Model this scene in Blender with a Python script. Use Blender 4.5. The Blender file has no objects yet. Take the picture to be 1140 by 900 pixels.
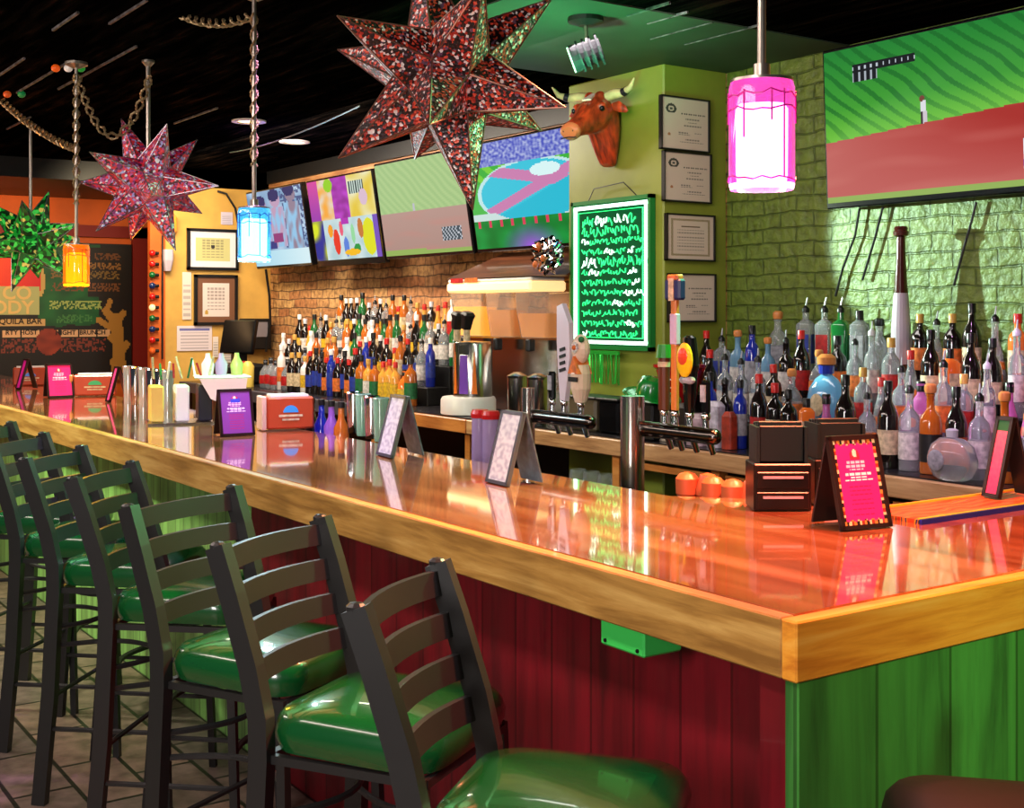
import bpy, bmesh, math, random
from mathutils import Vector, Matrix, noise
random.seed(7)
SC = bpy.context.scene
COL = SC.collection
PI = math.pi
# ------------------------------------------------------------------ camera model
CAM = Vector((1.449, -1.559, 1.57)); F_PX = 1400.0; HZ = 347.0
RT = Vector((.5655, .8247, 0)); FW = Vector((-.8247, .5655, 0))
def W(px, py, X=None, Y=None, Z=None, D=None):
    """world point seen at photo pixel (px,py) lying on the plane X=, Y=, Z= or at depth D"""
    d = FW + RT * ((px - 570) / F_PX) + Vector((0, 0, (HZ - py) / F_PX))
    if D is not None: t = D
    elif Z is not None: t = (Z - CAM.z) / d.z
    elif Y is not None: t = (Y - CAM.y) / d.y
    else: t = (X - CAM.x) / d.x
    return CAM + d * t
cd = bpy.data.cameras.new('camera'); cam = bpy.data.objects.new('camera', cd); COL.objects.link(cam)
cam.location = CAM; cam.rotation_euler = (PI / 2, 0, math.atan2(-FW.x, FW.y))
cd.sensor_width = 36; cd.lens = F_PX / 1140 * 36; cd.shift_y = (HZ - 450) / 1140; cd.clip_start = .02
SC.camera = cam
# ------------------------------------------------------------------ colours and materials
def lin(c):
    c = c / 255.0
    return c / 12.92 if c <= .04045 else ((c + .055) / 1.055) ** 2.4
def rgb(r, g, b): return (lin(r), lin(g), lin(b), 1)
MATS = {}
def mat(name, col=(200, 200, 200), rough=.5, metal=0, trans=0, emit=0, ecol=None, coat=0, ior=1.45, spec=.5, nz=0, nscale=8, bump=0, stretch=(1, 1, 1), col2=None, alpha=1):
    if name in MATS: return MATS[name]
    m = bpy.data.materials.new(name); m.use_nodes = True; nt = m.node_tree; b = nt.nodes['Principled BSDF']
    b.inputs['Base Color'].default_value = rgb(*col); b.inputs['Roughness'].default_value = rough
    b.inputs['Metallic'].default_value = metal; b.inputs['Transmission Weight'].default_value = trans
    b.inputs['IOR'].default_value = ior; b.inputs['Coat Weight'].default_value = coat; b.inputs['Coat Roughness'].default_value = .05
    b.inputs['Specular IOR Level'].default_value = spec; b.inputs['Alpha'].default_value = alpha
    if emit: b.inputs['Emission Color'].default_value = rgb(*(ecol or col)); b.inputs['Emission Strength'].default_value = emit
    if nz or bump:
        tc = nt.nodes.new('ShaderNodeTexCoord'); mp = nt.nodes.new('ShaderNodeMapping'); mp.inputs['Scale'].default_value = stretch
        n = nt.nodes.new('ShaderNodeTexNoise'); n.inputs['Scale'].default_value = nscale; n.inputs['Detail'].default_value = 6
        nt.links.new(tc.outputs['Object'], mp.inputs[0]); nt.links.new(mp.outputs[0], n.inputs['Vector'])
        if nz:
            r = nt.nodes.new('ShaderNodeValToRGB'); c2 = col2 or tuple(max(0, x * (1 - nz)) for x in col)
            r.color_ramp.elements[0].position = .35; r.color_ramp.elements[1].position = .65
            r.color_ramp.elements[0].color = rgb(*c2); r.color_ramp.elements[1].color = rgb(*col)
            nt.links.new(n.outputs[0], r.inputs[0]); nt.links.new(r.outputs[0], b.inputs['Base Color'])
        if bump:
            bp = nt.nodes.new('ShaderNodeBump'); bp.inputs['Strength'].default_value = bump; bp.inputs['Distance'].default_value = .01
            nt.links.new(n.outputs[0], bp.inputs['Height']); nt.links.new(bp.outputs[0], b.inputs['Normal'])
    MATS[name] = m; return m
def paint_mat(name, emit=0, rough=.5, coat=0):
    """material whose colour is the per-face colour attribute (printed cards, screens)"""
    if name in MATS: return MATS[name]
    m = bpy.data.materials.new(name); m.use_nodes = True; nt = m.node_tree; b = nt.nodes['Principled BSDF']
    a = nt.nodes.new('ShaderNodeAttribute'); a.attribute_name = 'print'; b.inputs['Roughness'].default_value = rough
    b.inputs['Coat Weight'].default_value = coat
    if emit:
        nt.links.new(a.outputs['Color'], b.inputs['Emission Color']); b.inputs['Emission Strength'].default_value = emit
        b.inputs['Base Color'].default_value = (.01, .01, .01, 1)
    else: nt.links.new(a.outputs['Color'], b.inputs['Base Color'])
    MATS[name] = m; return m
def nodes_mat(name):
    m = bpy.data.materials.new(name); m.use_nodes = True; MATS[name] = m
    return m, m.node_tree, m.node_tree.nodes['Principled BSDF']
def ramp(nt, stops, src=None):
    r = nt.nodes.new('ShaderNodeValToRGB'); e = r.color_ramp.elements
    while len(e) < len(stops): e.new(.5)
    for el, (p, c) in zip(e, stops): el.position = p; el.color = rgb(*c)
    if src is not None: nt.links.new(src, r.inputs[0])
    return r
# ------------------------------------------------------------------ mesh building
class MB:
    def __init__(s): s.v = []; s.f = []; s.mi = []; s.mats = []; s.T = Matrix()
    def _m(s, m):
        if m not in s.mats: s.mats.append(m)
        return s.mats.index(m)
    def add(s, vs, fs, m=None, T=None):
        k = len(s.v); T = s.T @ (T or Matrix())
        s.v += [tuple(T @ Vector(v)) for v in vs]; s.f += [tuple(i + k for i in f) for f in fs]; s.mi += [s._m(m)] * len(fs); return s
    def box(s, c, d, m=None, rot=(0, 0, 0), bev=0.0):
        from mathutils import Euler
        T = Matrix.Translation(c) @ Euler(rot).to_matrix().to_4x4()
        hx, hy, hz = d[0] / 2, d[1] / 2, d[2] / 2
        b = min(bev, hx * .9, hy * .9, hz * .9)
        if b <= 0:
            vs = [(x, y, z) for x in (-hx, hx) for y in (-hy, hy) for z in (-hz, hz)]
            return s.add(vs, [(0, 1, 3, 2), (4, 6, 7, 5), (0, 4, 5, 1), (2, 3, 7, 6), (0, 2, 6, 4), (1, 5, 7, 3)], m, T)
        vs = []; idx = {}
        for sx in (-1, 1):
            for sy in (-1, 1):
                for sz in (-1, 1):
                    for a in range(3):
                        p = [sx * (hx - b), sy * (hy - b), sz * (hz - b)]; p[a] = (sx * hx, sy * hy, sz * hz)[a]
                        idx[(sx, sy, sz, a)] = len(vs); vs.append(tuple(p))
        fs = []
        I = idx
        for s1 in (-1, 1):
            q = [(-1, -1), (1, -1), (1, 1), (-1, 1)]
            fs.append(tuple(I[(s1, u, v, 0)] for u, v in (q if s1 > 0 else q[::-1])))
            fs.append(tuple(I[(u, s1, v, 1)] for u, v in (q[::-1] if s1 > 0 else q)))
            fs.append(tuple(I[(u, v, s1, 2)] for u, v in (q if s1 > 0 else q[::-1])))
        for a_, b_ in ((0, 1), (0, 2), (1, 2)):
            c_ = 3 - a_ - b_
            for sa in (-1, 1):
                for sb in (-1, 1):
                    def k(sc, w):
                        t = [0, 0, 0]; t[a_] = sa; t[b_] = sb; t[c_] = sc; return I[(t[0], t[1], t[2], w)]
                    fs.append((k(-1, a_), k(-1, b_), k(1, b_), k(1, a_)))
        for sx in (-1, 1):
            for sy in (-1, 1):
                for sz in (-1, 1): fs.append(tuple(I[(sx, sy, sz, a)] for a in range(3)))
        return s.add(vs, fs, m, T)
    def lathe(s, prof, m=None, seg=16, T=None, cap=True):
        vs = []; fs = []
        for r, z in prof:
            for i in range(seg): a = 2 * PI * i / seg; vs.append((r * math.cos(a), r * math.sin(a), z))
        n = len(prof)
        for j in range(n - 1):
            for i in range(seg):
                k = (i + 1) % seg; fs.append((j * seg + i, j * seg + k, (j + 1) * seg + k, (j + 1) * seg + i))
        if cap: fs.append(tuple(range(seg))[::-1]); fs.append(tuple((n - 1) * seg + i for i in range(seg)))
        return s.add(vs, fs, m, T)
    def cyl(s, p0, p1, r0, r1=None, m=None, seg=12):
        p0 = Vector(p0); p1 = Vector(p1); d = p1 - p0; r1 = r0 if r1 is None else r1
        T = Matrix.Translation(p0) @ d.to_track_quat('Z', 'Y').to_matrix().to_4x4()
        return s.lathe([(r0, 0), (r1, d.length)], m, seg, T)
    def tube(s, pts, r, m=None, seg=6, closed=False, flat=None):
        pts = [Vector(p) for p in pts]; n = len(pts); vs = []; fs = []; up = None
        for i, p in enumerate(pts):
            a = pts[(i - 1) % n] if (closed or i > 0) else p; b = pts[(i + 1) % n] if (closed or i < n - 1) else p
            t = (b - a).normalized()
            if up is None: up = Vector((0, 0, 1)) if abs(t.z) < .9 else Vector((0, 1, 0))
            x = t.cross(up).normalized() if t.cross(up).length > 1e-6 else Vector((1, 0, 0)); y = x.cross(t).normalized(); up = y
            rr = r[i] if isinstance(r, (list, tuple)) else r
            ra, rb = flat if flat else (rr, rr)
            for k in range(seg):
                an = 2 * PI * (k + .5) / seg; vs.append(p + x * math.cos(an) * ra + y * math.sin(an) * rb)
        for i in range(n if closed else n - 1):
            j = (i + 1) % n
            for k in range(seg): l = (k + 1) % seg; fs.append((i * seg + k, i * seg + l, j * seg + l, j * seg + k))
        if not closed: fs.append(tuple(range(seg))[::-1]); fs.append(tuple((n - 1) * seg + k for k in range(seg)))
        return s.add(vs, fs, m)
    def ball(s, c, r, m=None, seg=12, rings=8, sc=(1, 1, 1)):
        prof = [(r * math.sin(PI * j / rings) + 1e-5, -r * math.cos(PI * j / rings)) for j in range(rings + 1)]
        return s.lathe(prof, m, seg, Matrix.Translation(c) @ Matrix.Diagonal((*sc, 1)))
    def prism(s, poly, t, m=None, T=None):
        """polygon in the local XZ plane, thickness t along +Y"""
        n = len(poly); vs = [(x, 0, z) for x, z in poly] + [(x, t, z) for x, z in poly]
        fs = [tuple(range(n)), tuple(range(2 * n - 1, n - 1, -1))] + [(i, i + n, (i + 1) % n + n, (i + 1) % n) for i in range(n)]
        return s.add(vs, fs, m, T)
    def loft(s, rings, m=None, cap=True, T=None):
        n = len(rings[0]); vs = [p for r in rings for p in r]; fs = []
        for j in range(len(rings) - 1):
            for i in range(n): k = (i + 1) % n; fs.append((j * n + i, j * n + k, (j + 1) * n + k, (j + 1) * n + i))
        if cap: fs.append(tuple(range(n))[::-1]); fs.append(tuple((len(rings) - 1) * n + i for i in range(n)))
        return s.add(vs, fs, m, T)
    def mesh(s, name, smooth=False):
        me = bpy.data.meshes.new(name); me.from_pydata(s.v, [], s.f)
        for m in s.mats:
            if m: me.materials.append(m)
        me.polygons.foreach_set('material_index', s.mi)
        bm = bmesh.new(); bm.from_mesh(me); bmesh.ops.recalc_face_normals(bm, faces=bm.faces); bm.to_mesh(me); bm.free()
        if smooth:
            me.polygons.foreach_set('use_smooth', [True] * len(me.polygons))
            try: me.set_sharp_from_angle(angle=R(40))
            except Exception: pass
        return me
    def build(s, name, parent=None, loc=(0, 0, 0), rot=(0, 0, 0), smooth=False, label=None):
        return link(name, s.mesh(name, smooth), parent, loc, rot, label)
def R(a): return math.radians(a)
def link(name, me, parent=None, loc=(0, 0, 0), rot=(0, 0, 0), label=None):
    o = bpy.data.objects.new(name, me); COL.objects.link(o); o.location = loc; o.rotation_euler = rot
    if parent: o.parent = parent
    if label: o['label'] = label
    return o
def tag(o, label, cat, group=None, kind=None):
    o['label'] = label; o['category'] = cat
    if group: o['group'] = group
    if kind: o['kind'] = kind
    return o
def thing(name, label, cat, loc=(0, 0, 0), rz=0, group=None, rot=None):
    o = link(name, None, None, loc, rot or (0, 0, rz)); return tag(o, label, cat, group)
def struct(name, mb, smooth=False):
    o = mb.build(name, smooth=smooth); o['kind'] = 'structure'; return o
def copy_tree(o, parent=None):
    c = o.copy(); COL.objects.link(c); c.parent = parent
    for ch in list(o.children): copy_tree(ch, c)
    return c
def painted(name, w, h, nx, ny, fn, m, parent, loc=(0, 0, 0), rot=(0, 0, 0), label=None):
    """grid in local XZ plane facing -Y, each cell coloured by fn(u,v) (u right, v up; sRGB)"""
    vs = [((i / nx - .5) * w, 0, (j / ny - .5) * h) for j in range(ny + 1) for i in range(nx + 1)]
    fs = [(j * (nx + 1) + i, j * (nx + 1) + i + 1, (j + 1) * (nx + 1) + i + 1, (j + 1) * (nx + 1) + i) for j in range(ny) for i in range(nx)]
    me = bpy.data.meshes.new(name); me.from_pydata(vs, [], fs); me.materials.append(m)
    at = me.color_attributes.new('print', 'FLOAT_COLOR', 'CORNER'); d = []
    for j in range(ny):
        for i in range(nx):
            c = fn((i + .5) / nx, (j + .5) / ny); d += [lin(max(0, min(255, c[0]))), lin(max(0, min(255, c[1]))), lin(max(0, min(255, c[2]))), 1.0] * 4
    at.data.foreach_set('color', d)
    return link(name, me, parent, loc, rot, label)
def text_mesh(txt, size, ext=.001, bold=0):
    cu = bpy.data.curves.new('lettering', 'FONT'); cu.body = txt; cu.size = size; cu.extrude = ext; cu.offset = bold; cu.align_x = 'CENTER'; cu.align_y = 'CENTER'; cu.resolution_u = 3
    o = bpy.data.objects.new('lettering', cu); COL.objects.link(o); bpy.context.view_layer.update()
    dg = bpy.context.evaluated_depsgraph_get(); me = bpy.data.meshes.new_from_object(o.evaluated_get(dg))
    bpy.data.objects.remove(o); return me
def lettering(txt, size, m, parent, loc, name='lettering', bold=0, rot=(PI / 2, 0, 0)):
    me = text_mesh(txt, size, bold=bold); me.materials.clear(); me.materials.append(m)
    return link(name, me, parent, loc, rot)
def fbm(x, y, s=1, seed=0): return noise.fractal((x * s, y * s, seed * 7.3), 1, 2, 4)
def mixc(a, b, t): t = max(0, min(1, t)); return tuple(a[i] + (b[i] - a[i]) * t for i in range(3))
ORD = 'first second third fourth fifth sixth seventh eighth ninth tenth eleventh twelfth thirteenth fourteenth fifteenth sixteenth seventeenth eighteenth nineteenth twentieth twenty-first twenty-second twenty-third twenty-fourth twenty-fifth twenty-sixth twenty-seventh twenty-eighth twenty-ninth thirtieth'.split()
# ================================================================== the room
CEIL = 2.80; WY = 3.0; BZ = 1.07; CZ = .98; CY = 2.15
def brick(name, c1, c2, mortar, bump=.6, rough=.55, noise_c=None):
    m, nt, b = nodes_mat(name); b.inputs['Roughness'].default_value = rough
    tc = nt.nodes.new('ShaderNodeTexCoord'); mp = nt.nodes.new('ShaderNodeMapping'); mp.inputs['Rotation'].default_value = (PI / 2, 0, 0)
    nt.links.new(tc.outputs['Object'], mp.inputs[0])
    wn = nt.nodes.new('ShaderNodeTexNoise'); wn.inputs['Scale'].default_value = 5; wn.inputs['Detail'].default_value = 5
    nt.links.new(tc.outputs['Object'], wn.inputs['Vector'])
    mx = nt.nodes.new('ShaderNodeVectorMath'); mx.operation = 'MULTIPLY_ADD'; mx.inputs[1].default_value = (.05, .05, .05)
    nt.links.new(wn.outputs['Color'], mx.inputs[0]); nt.links.new(mp.outputs[0], mx.inputs[2])
    bt = nt.nodes.new('ShaderNodeTexBrick'); bt.inputs['Scale'].default_value = 1; bt.inputs['Brick Width'].default_value = .22; bt.inputs['Row Height'].default_value = .075
    bt.inputs['Mortar Size'].default_value = .006; bt.inputs['Mortar Smooth'].default_value = .6; bt.inputs['Bias'].default_value = 0
    bt.inputs['Color1'].default_value = rgb(*c1); bt.inputs['Color2'].default_value = rgb(*c2); bt.inputs['Mortar'].default_value = rgb(*mortar)
    nt.links.new(mx.outputs[0], bt.inputs['Vector']); 
    n2 = nt.nodes.new('ShaderNodeTexNoise'); n2.inputs['Scale'].default_value = 22; n2.inputs['Detail'].default_value = 6; nt.links.new(tc.outputs['Object'], n2.inputs['Vector'])
    mc = nt.nodes.new('ShaderNodeMixRGB'); mc.blend_type = 'MULTIPLY'; mc.inputs[0].default_value = .7
    r = ramp(nt, [(.3, noise_c or (150, 150, 150)), (.6, (255, 255, 255))], n2.outputs[0]); nt.links.new(bt.outputs['Color'], mc.inputs[1]); nt.links.new(r.outputs[0], mc.inputs[2])
    nt.links.new(mc.outputs[0], b.inputs['Base Color'])
    ad = nt.nodes.new('ShaderNodeMath'); ad.operation = 'MULTIPLY_ADD'; ad.inputs[1].default_value = -1.0; nt.links.new(bt.outputs['Fac'], ad.inputs[0]); nt.links.new(n2.outputs[0], ad.inputs[2])
    bp = nt.nodes.new('ShaderNodeBump'); bp.inputs['Strength'].default_value = bump; bp.inputs['Distance'].default_value = .02
    nt.links.new(ad.outputs[0], bp.inputs['Height']); nt.links.new(bp.outputs[0], b.inputs['Normal'])
    return m
def wood(name, c1, c2, c3, rough=.3, coat=0, scale=(.5, 9, 9), plank=None, bump=.05, axis=0):
    m, nt, b = nodes_mat(name); b.inputs['Roughness'].default_value = rough; b.inputs['Coat Weight'].default_value = coat; b.inputs['Coat Roughness'].default_value = .04
    tc = nt.nodes.new('ShaderNodeTexCoord'); mp = nt.nodes.new('ShaderNodeMapping'); mp.inputs['Scale'].default_value = scale
    nt.links.new(tc.outputs['Object'], mp.inputs[0])
    n = nt.nodes.new('ShaderNodeTexNoise'); n.inputs['Scale'].default_value = 2.2; n.inputs['Detail'].default_value = 9; n.inputs['Roughness'].default_value = .62; n.inputs['Distortion'].default_value = .4
    nt.links.new(mp.outputs[0], n.inputs['Vector'])
    r = ramp(nt, [(.32, c1), (.5, c2), (.68, c3)], n.outputs[0]); out = r.outputs[0]
    if plank:
        bt = nt.nodes.new('ShaderNodeTexBrick'); bt.inputs['Scale'].default_value = 1; bt.inputs['Brick Width'].default_value = plank[0]; bt.inputs['Row Height'].default_value = plank[1]
        bt.inputs['Mortar Size'].default_value = plank[2]; bt.inputs['Color1'].default_value = (.62, .62, .62, 1); bt.inputs['Color2'].default_value = (1, 1, 1, 1); bt.inputs['Mortar'].default_value = (.25, .2, .2, 1); bt.offset = .37
        if axis:
            m2 = nt.nodes.new('ShaderNodeMapping'); m2.inputs['Rotation'].default_value = axis; nt.links.new(tc.outputs['Object'], m2.inputs[0]); nt.links.new(m2.outputs[0], bt.inputs['Vector'])
        else: nt.links.new(tc.outputs['Object'], bt.inputs['Vector'])
        mc = nt.nodes.new('ShaderNodeMixRGB'); mc.blend_type = 'MULTIPLY'; mc.inputs[0].default_value = .8
        nt.links.new(out, mc.inputs[1]); nt.links.new(bt.outputs['Color'], mc.inputs[2]); out = mc.outputs[0]
    nt.links.new(out, b.inputs['Base Color'])
    bp = nt.nodes.new('ShaderNodeBump'); bp.inputs['Strength'].default_value = bump; bp.inputs['Distance'].default_value = .003
    nt.links.new(n.outputs[0], bp.inputs['Height']); nt.links.new(bp.outputs[0], b.inputs['Normal'])
    return m
M_green_brick = brick('painted_green_brick', (98, 116, 34), (104, 122, 42), (78, 96, 28), .7, .5)
M_brick = brick('old_brick', (206, 160, 100), (176, 112, 66), (120, 88, 60), .7, .8, (90, 60, 40))
M_bar = wood('bar_top_wood', (134, 70, 40), (166, 96, 58), (192, 128, 88), .10, 1.0, (.35, 5, 5), (2.4, .09, .0006))
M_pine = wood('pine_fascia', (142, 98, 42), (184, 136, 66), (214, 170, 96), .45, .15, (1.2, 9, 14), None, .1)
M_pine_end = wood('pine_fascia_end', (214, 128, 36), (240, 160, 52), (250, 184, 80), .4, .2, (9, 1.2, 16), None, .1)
M_green_pillar = mat('green_pillar_paint', (138, 146, 52), .42, nz=.12, nscale=3, bump=.25)
M_yellow_wall = mat('yellow_wall_paint', (222, 172, 84), .6, nz=.1, nscale=4)
M_orange_wall = mat('orange_wall_paint', (226, 104, 30), .55, nz=.12, nscale=3)
M_black = mat('black_matte', (14, 13, 14), .45); M_blackg = mat('black_gloss', (12, 12, 14), .14)
M_steel = mat('brushed_steel', (190, 186, 180), .2, 1); M_chrome = mat('chrome', (225, 225, 228), .08, 1)
M_white = mat('white_plastic', (236, 230, 224), .35); M_paper = mat('paper', (232, 222, 210), .7)
M_dkwood = wood('dark_wood', (52, 24, 12), (84, 42, 20), (112, 60, 30), .4, .1, (1, 8, 8))
M_orwood = wood('orange_wood', (150, 82, 30), (196, 118, 52), (222, 150, 80), .4, .1, (1, 8, 8))
# ceiling: glossy black boards
m, nt, b = nodes_mat('black_board_ceiling'); M_ceil = m
tc = nt.nodes.new('ShaderNodeTexCoord'); mp = nt.nodes.new('ShaderNodeMapping'); mp.inputs['Scale'].default_value = (1.2, 10, 1); nt.links.new(tc.outputs['Object'], mp.inputs[0])
n = nt.nodes.new('ShaderNodeTexNoise'); n.inputs['Scale'].default_value = 2; n.inputs['Detail'].default_value = 8; nt.links.new(mp.outputs[0], n.inputs['Vector'])
r = ramp(nt, [(.45, (3, 3, 3)), (.62, (16, 12, 10)), (.8, (44, 30, 22))], n.outputs[0]); nt.links.new(r.outputs[0], b.inputs['Base Color'])
bt = nt.nodes.new('ShaderNodeTexBrick'); bt.inputs['Brick Width'].default_value = 1.2; bt.inputs['Row Height'].default_value = .3; bt.inputs['Scale'].default_value = 1; bt.inputs['Mortar Size'].default_value = .008
nt.links.new(tc.outputs['Object'], bt.inputs['Vector'])
ma = nt.nodes.new('ShaderNodeMath'); ma.operation = 'MULTIPLY_ADD'; ma.inputs[1].default_value = -1.5; nt.links.new(bt.outputs['Fac'], ma.inputs[0]); nt.links.new(n.outputs[0], ma.inputs[2])
bp = nt.nodes.new('ShaderNodeBump'); bp.inputs['Strength'].default_value = .5; bp.inputs['Distance'].default_value = .02; nt.links.new(ma.outputs[0], bp.inputs['Height']); nt.links.new(bp.outputs[0], b.inputs['Normal'])
b.inputs['Roughness'].default_value = .8; b.inputs['Specular IOR Level'].default_value = 0
# floor: slate / brick tiles
m, nt, b = nodes_mat('slate_tile_floor'); M_floor = m
tc = nt.nodes.new('ShaderNodeTexCoord'); bt = nt.nodes.new('ShaderNodeTexBrick'); bt.inputs['Scale'].default_value = 1; bt.inputs['Brick Width'].default_value = .4; bt.inputs['Row Height'].default_value = .2; bt.inputs['Mortar Size'].default_value = .008
bt.inputs['Color1'].default_value = rgb(130, 112, 104); bt.inputs['Color2'].default_value = rgb(160, 130, 112); bt.inputs['Mortar'].default_value = rgb(40, 32, 28)
nt.links.new(tc.outputs['Object'], bt.inputs['Vector'])
n = nt.nodes.new('ShaderNodeTexNoise'); n.inputs['Scale'].default_value = 14; n.inputs['Detail'].default_value = 7; nt.links.new(tc.outputs['Object'], n.inputs['Vector'])
mc = nt.nodes.new('ShaderNodeMixRGB'); mc.blend_type = 'MULTIPLY'; mc.inputs[0].default_value = .7; r = ramp(nt, [(.3, (110, 110, 110)), (.65, (255, 255, 255))], n.outputs[0])
nt.links.new(bt.outputs['Color'], mc.inputs[1]); nt.links.new(r.outputs[0], mc.inputs[2]); nt.links.new(mc.outputs[0], b.inputs['Base Color']); b.inputs['Roughness'].default_value = .45
bp = nt.nodes.new('ShaderNodeBump'); bp.inputs['Strength'].default_value = .4; bp.inputs['Distance'].default_value = .01; nt.links.new(n.outputs[0], bp.inputs['Height']); nt.links.new(bp.outputs[0], b.inputs['Normal'])

struct('floor', MB().box((-4, 0, -.05), (14.6, 9, .1), M_floor))
struct('ceiling', MB().box((-4, 0, CEIL + .05), (14.6, 9, .1), M_ceil))
struct('wall_back', MB().box((-.1, WY + .05, CEIL / 2), (6.3, .1, CEIL), M_green_brick))
struct('wall_rear', MB().box((-6.55, WY + .05, CEIL / 2), (6.6, .1, CEIL), M_brick))
PX0, PX1, PY0 = -4.03, -3.25, 2.57
struct('wall_pillar', MB().box(((PX0 + PX1) / 2, (PY0 + WY) / 2, CEIL / 2), (PX1 - PX0, WY - PY0, CEIL), M_green_pillar, bev=.008))
struct('wall_left', MB().box((-9.2, 2.52, CEIL / 2), (.4, .96, CEIL), M_yellow_wall))
struct('wall_far', MB().box((-10.75, -.75, CEIL / 2), (.1, 7.5, CEIL), M_orange_wall))
# orange jamb on the end of the yellow wall
struct('trim_1', MB().box((-9.02, 1.975, 1.2), (.06, .13, 2.4), M_orange_wall))
struct('added_ceiling_panel', MB().box((-3.1, 2.1, 2.7965), (1.3, 1.8, .006), mat('green_lit_ceiling_paint', (52, 66, 52), .6, nz=.3, nscale=2)))  # lighter panel added so the ceiling shows its patch of green light
# wooden cornice above the screens, dark soffit beyond it
M_cornice = wood('cornice_wood', (110, 66, 36), (160, 108, 66), (196, 152, 104), .5, 0, (1, 10, 10))
struct('trim_2', MB().box((-6.45, WY - .03, 2.665), (4.9, .06, .045), M_cornice))
struct('trim_3', MB().box((-6.45, WY - .04, 2.745), (4.9, .08, .11), M_black))
struct('trim_4', MB().box((-9.85, .6, 2.72), (1.7, 4.8, .16), M_black))
# red door surround on the far wall around the mural
p0 = W(0, 262, X=-10.68); p1 = W(150, 430, X=-10.68)
M_red = mat('dark_red_paint', (128, 26, 16), .5)
mb = MB(); yR = W(146, 300, X=-10.68).y; zT = W(100, 264, X=-10.68).z
mb.box((-10.67, yR + .09, zT / 2 + .05), (.06, .17, zT + .1), M_red); mb.box((-10.67, yR - 1.2, zT + .055), (.06, 2.7, .11), M_red)
struct('trim_5', mb)
# ------------------------------------------------------------------ the bar
XE = -9.6; AW = .62
ba = MB(); ba.box((XE / 2, .36, BZ - .02), (-XE, .72, .04), M_bar)
root = thing('bar_counter', 'long L-shaped wooden bar with glossy orange-brown top and thick pine edge', 'bar', (0, 0, 0))
t = MB().prism([(XE, .002), (-.002, .002), (-.002, 2.1), (-AW, 2.1), (-AW, 1.16), (-1.12, .72), (XE, .72)], .04, M_bar, Matrix(((1, 0, 0, 0), (0, 0, 1, 0), (0, 1, 0, BZ - .04), (0, 0, 0, 1))))
t.build('counter_top', root)
MB().box(((XE - .035) / 2, -.015, BZ - .052), (-XE + .035 - .0, .034, .1), M_pine, bev=.003).build('edge_board', root, label='pine edge board along the front')
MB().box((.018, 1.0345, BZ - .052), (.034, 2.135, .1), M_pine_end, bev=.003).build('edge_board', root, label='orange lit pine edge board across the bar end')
# panelled front
def boards(c1, name, w=.14, rough=.45, ax=(PI / 2, 0, 0)):
    m = wood(name, tuple(x * .7 for x in c1), c1, tuple(min(255, x * 1.15) for x in c1), rough, .1, (7, 7, .6), (9, w, .004), .2)
    nt = m.node_tree
    for nd in nt.nodes:
        if nd.type == 'TEX_BRICK':
            for l in list(nt.links):
                if l.to_node == nd: nt.links.remove(l)
            tc = nt.nodes.new('ShaderNodeTexCoord'); sx = nt.nodes.new('ShaderNodeSeparateXYZ'); cx = nt.nodes.new('ShaderNodeCombineXYZ')
            ad = nt.nodes.new('ShaderNodeMath'); ad.operation = 'ADD'
            nt.links.new(tc.outputs['Object'], sx.inputs[0]); nt.links.new(sx.outputs[0], ad.inputs[0]); nt.links.new(sx.outputs[1], ad.inputs[1]); nt.links.new(ad.outputs[0], cx.inputs[1]); nt.links.new(sx.outputs[2], cx.inputs[0])
            nt.links.new(cx.outputs[0], nd.inputs['Vector']); nd.offset = 0
    return m
M_redpan = boards((128, 12, 28), 'red_board_panel', .15); M_grpan = boards((150, 206, 110), 'green_board_panel', .09); M_endpan = boards((72, 150, 62), 'green_end_panel', .2)
xs = -2.75
MB().box((xs / 2 - .05, .22, .485), (-xs - .1, .04, .97), M_redpan).build('front_panel', root, label='dark red boarded front')
MB().box(((XE + xs) / 2, .22, .485), (xs - XE, .04, .97), M_grpan).build('front_panel', root, label='light green boarded front')
MB().box((-.045, .36, .484), (.085, .70, .968), M_redpan).build('end_post', root, label='dark red end post')
MB().box((.014, 1.03, .484), (.03, 2.1, .968), M_endpan).build('end_panel', root, label='green boarded end of the bar')
MB().box(((XE) / 2, .69, .5), (-XE - .2, .03, .93), M_black).build('back_panel', root)
MB().box((XE / 2, .48, .2), (-XE - .2, .4, .02), M_black).build('inner_shelf', root)
# green light box under the overhang
p = W(694, 705, Y=.03)
g = thing('outlet_box', 'small bright green electrical box under the bar overhang', 'outlet box', (p.x, .075, .9675))
M_gbox = mat('green_box_plastic', (70, 220, 96), .4)
MB().box((0, 0, -.035), (.135, .10, .068), M_gbox, bev=.004).build('housing', g)
mb = MB(); [mb.cyl((x, -.05, -.058), (x, -.053, -.058), .004, m=M_black) for x in (-.05, .05)]; mb.build('screw', g)
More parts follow.
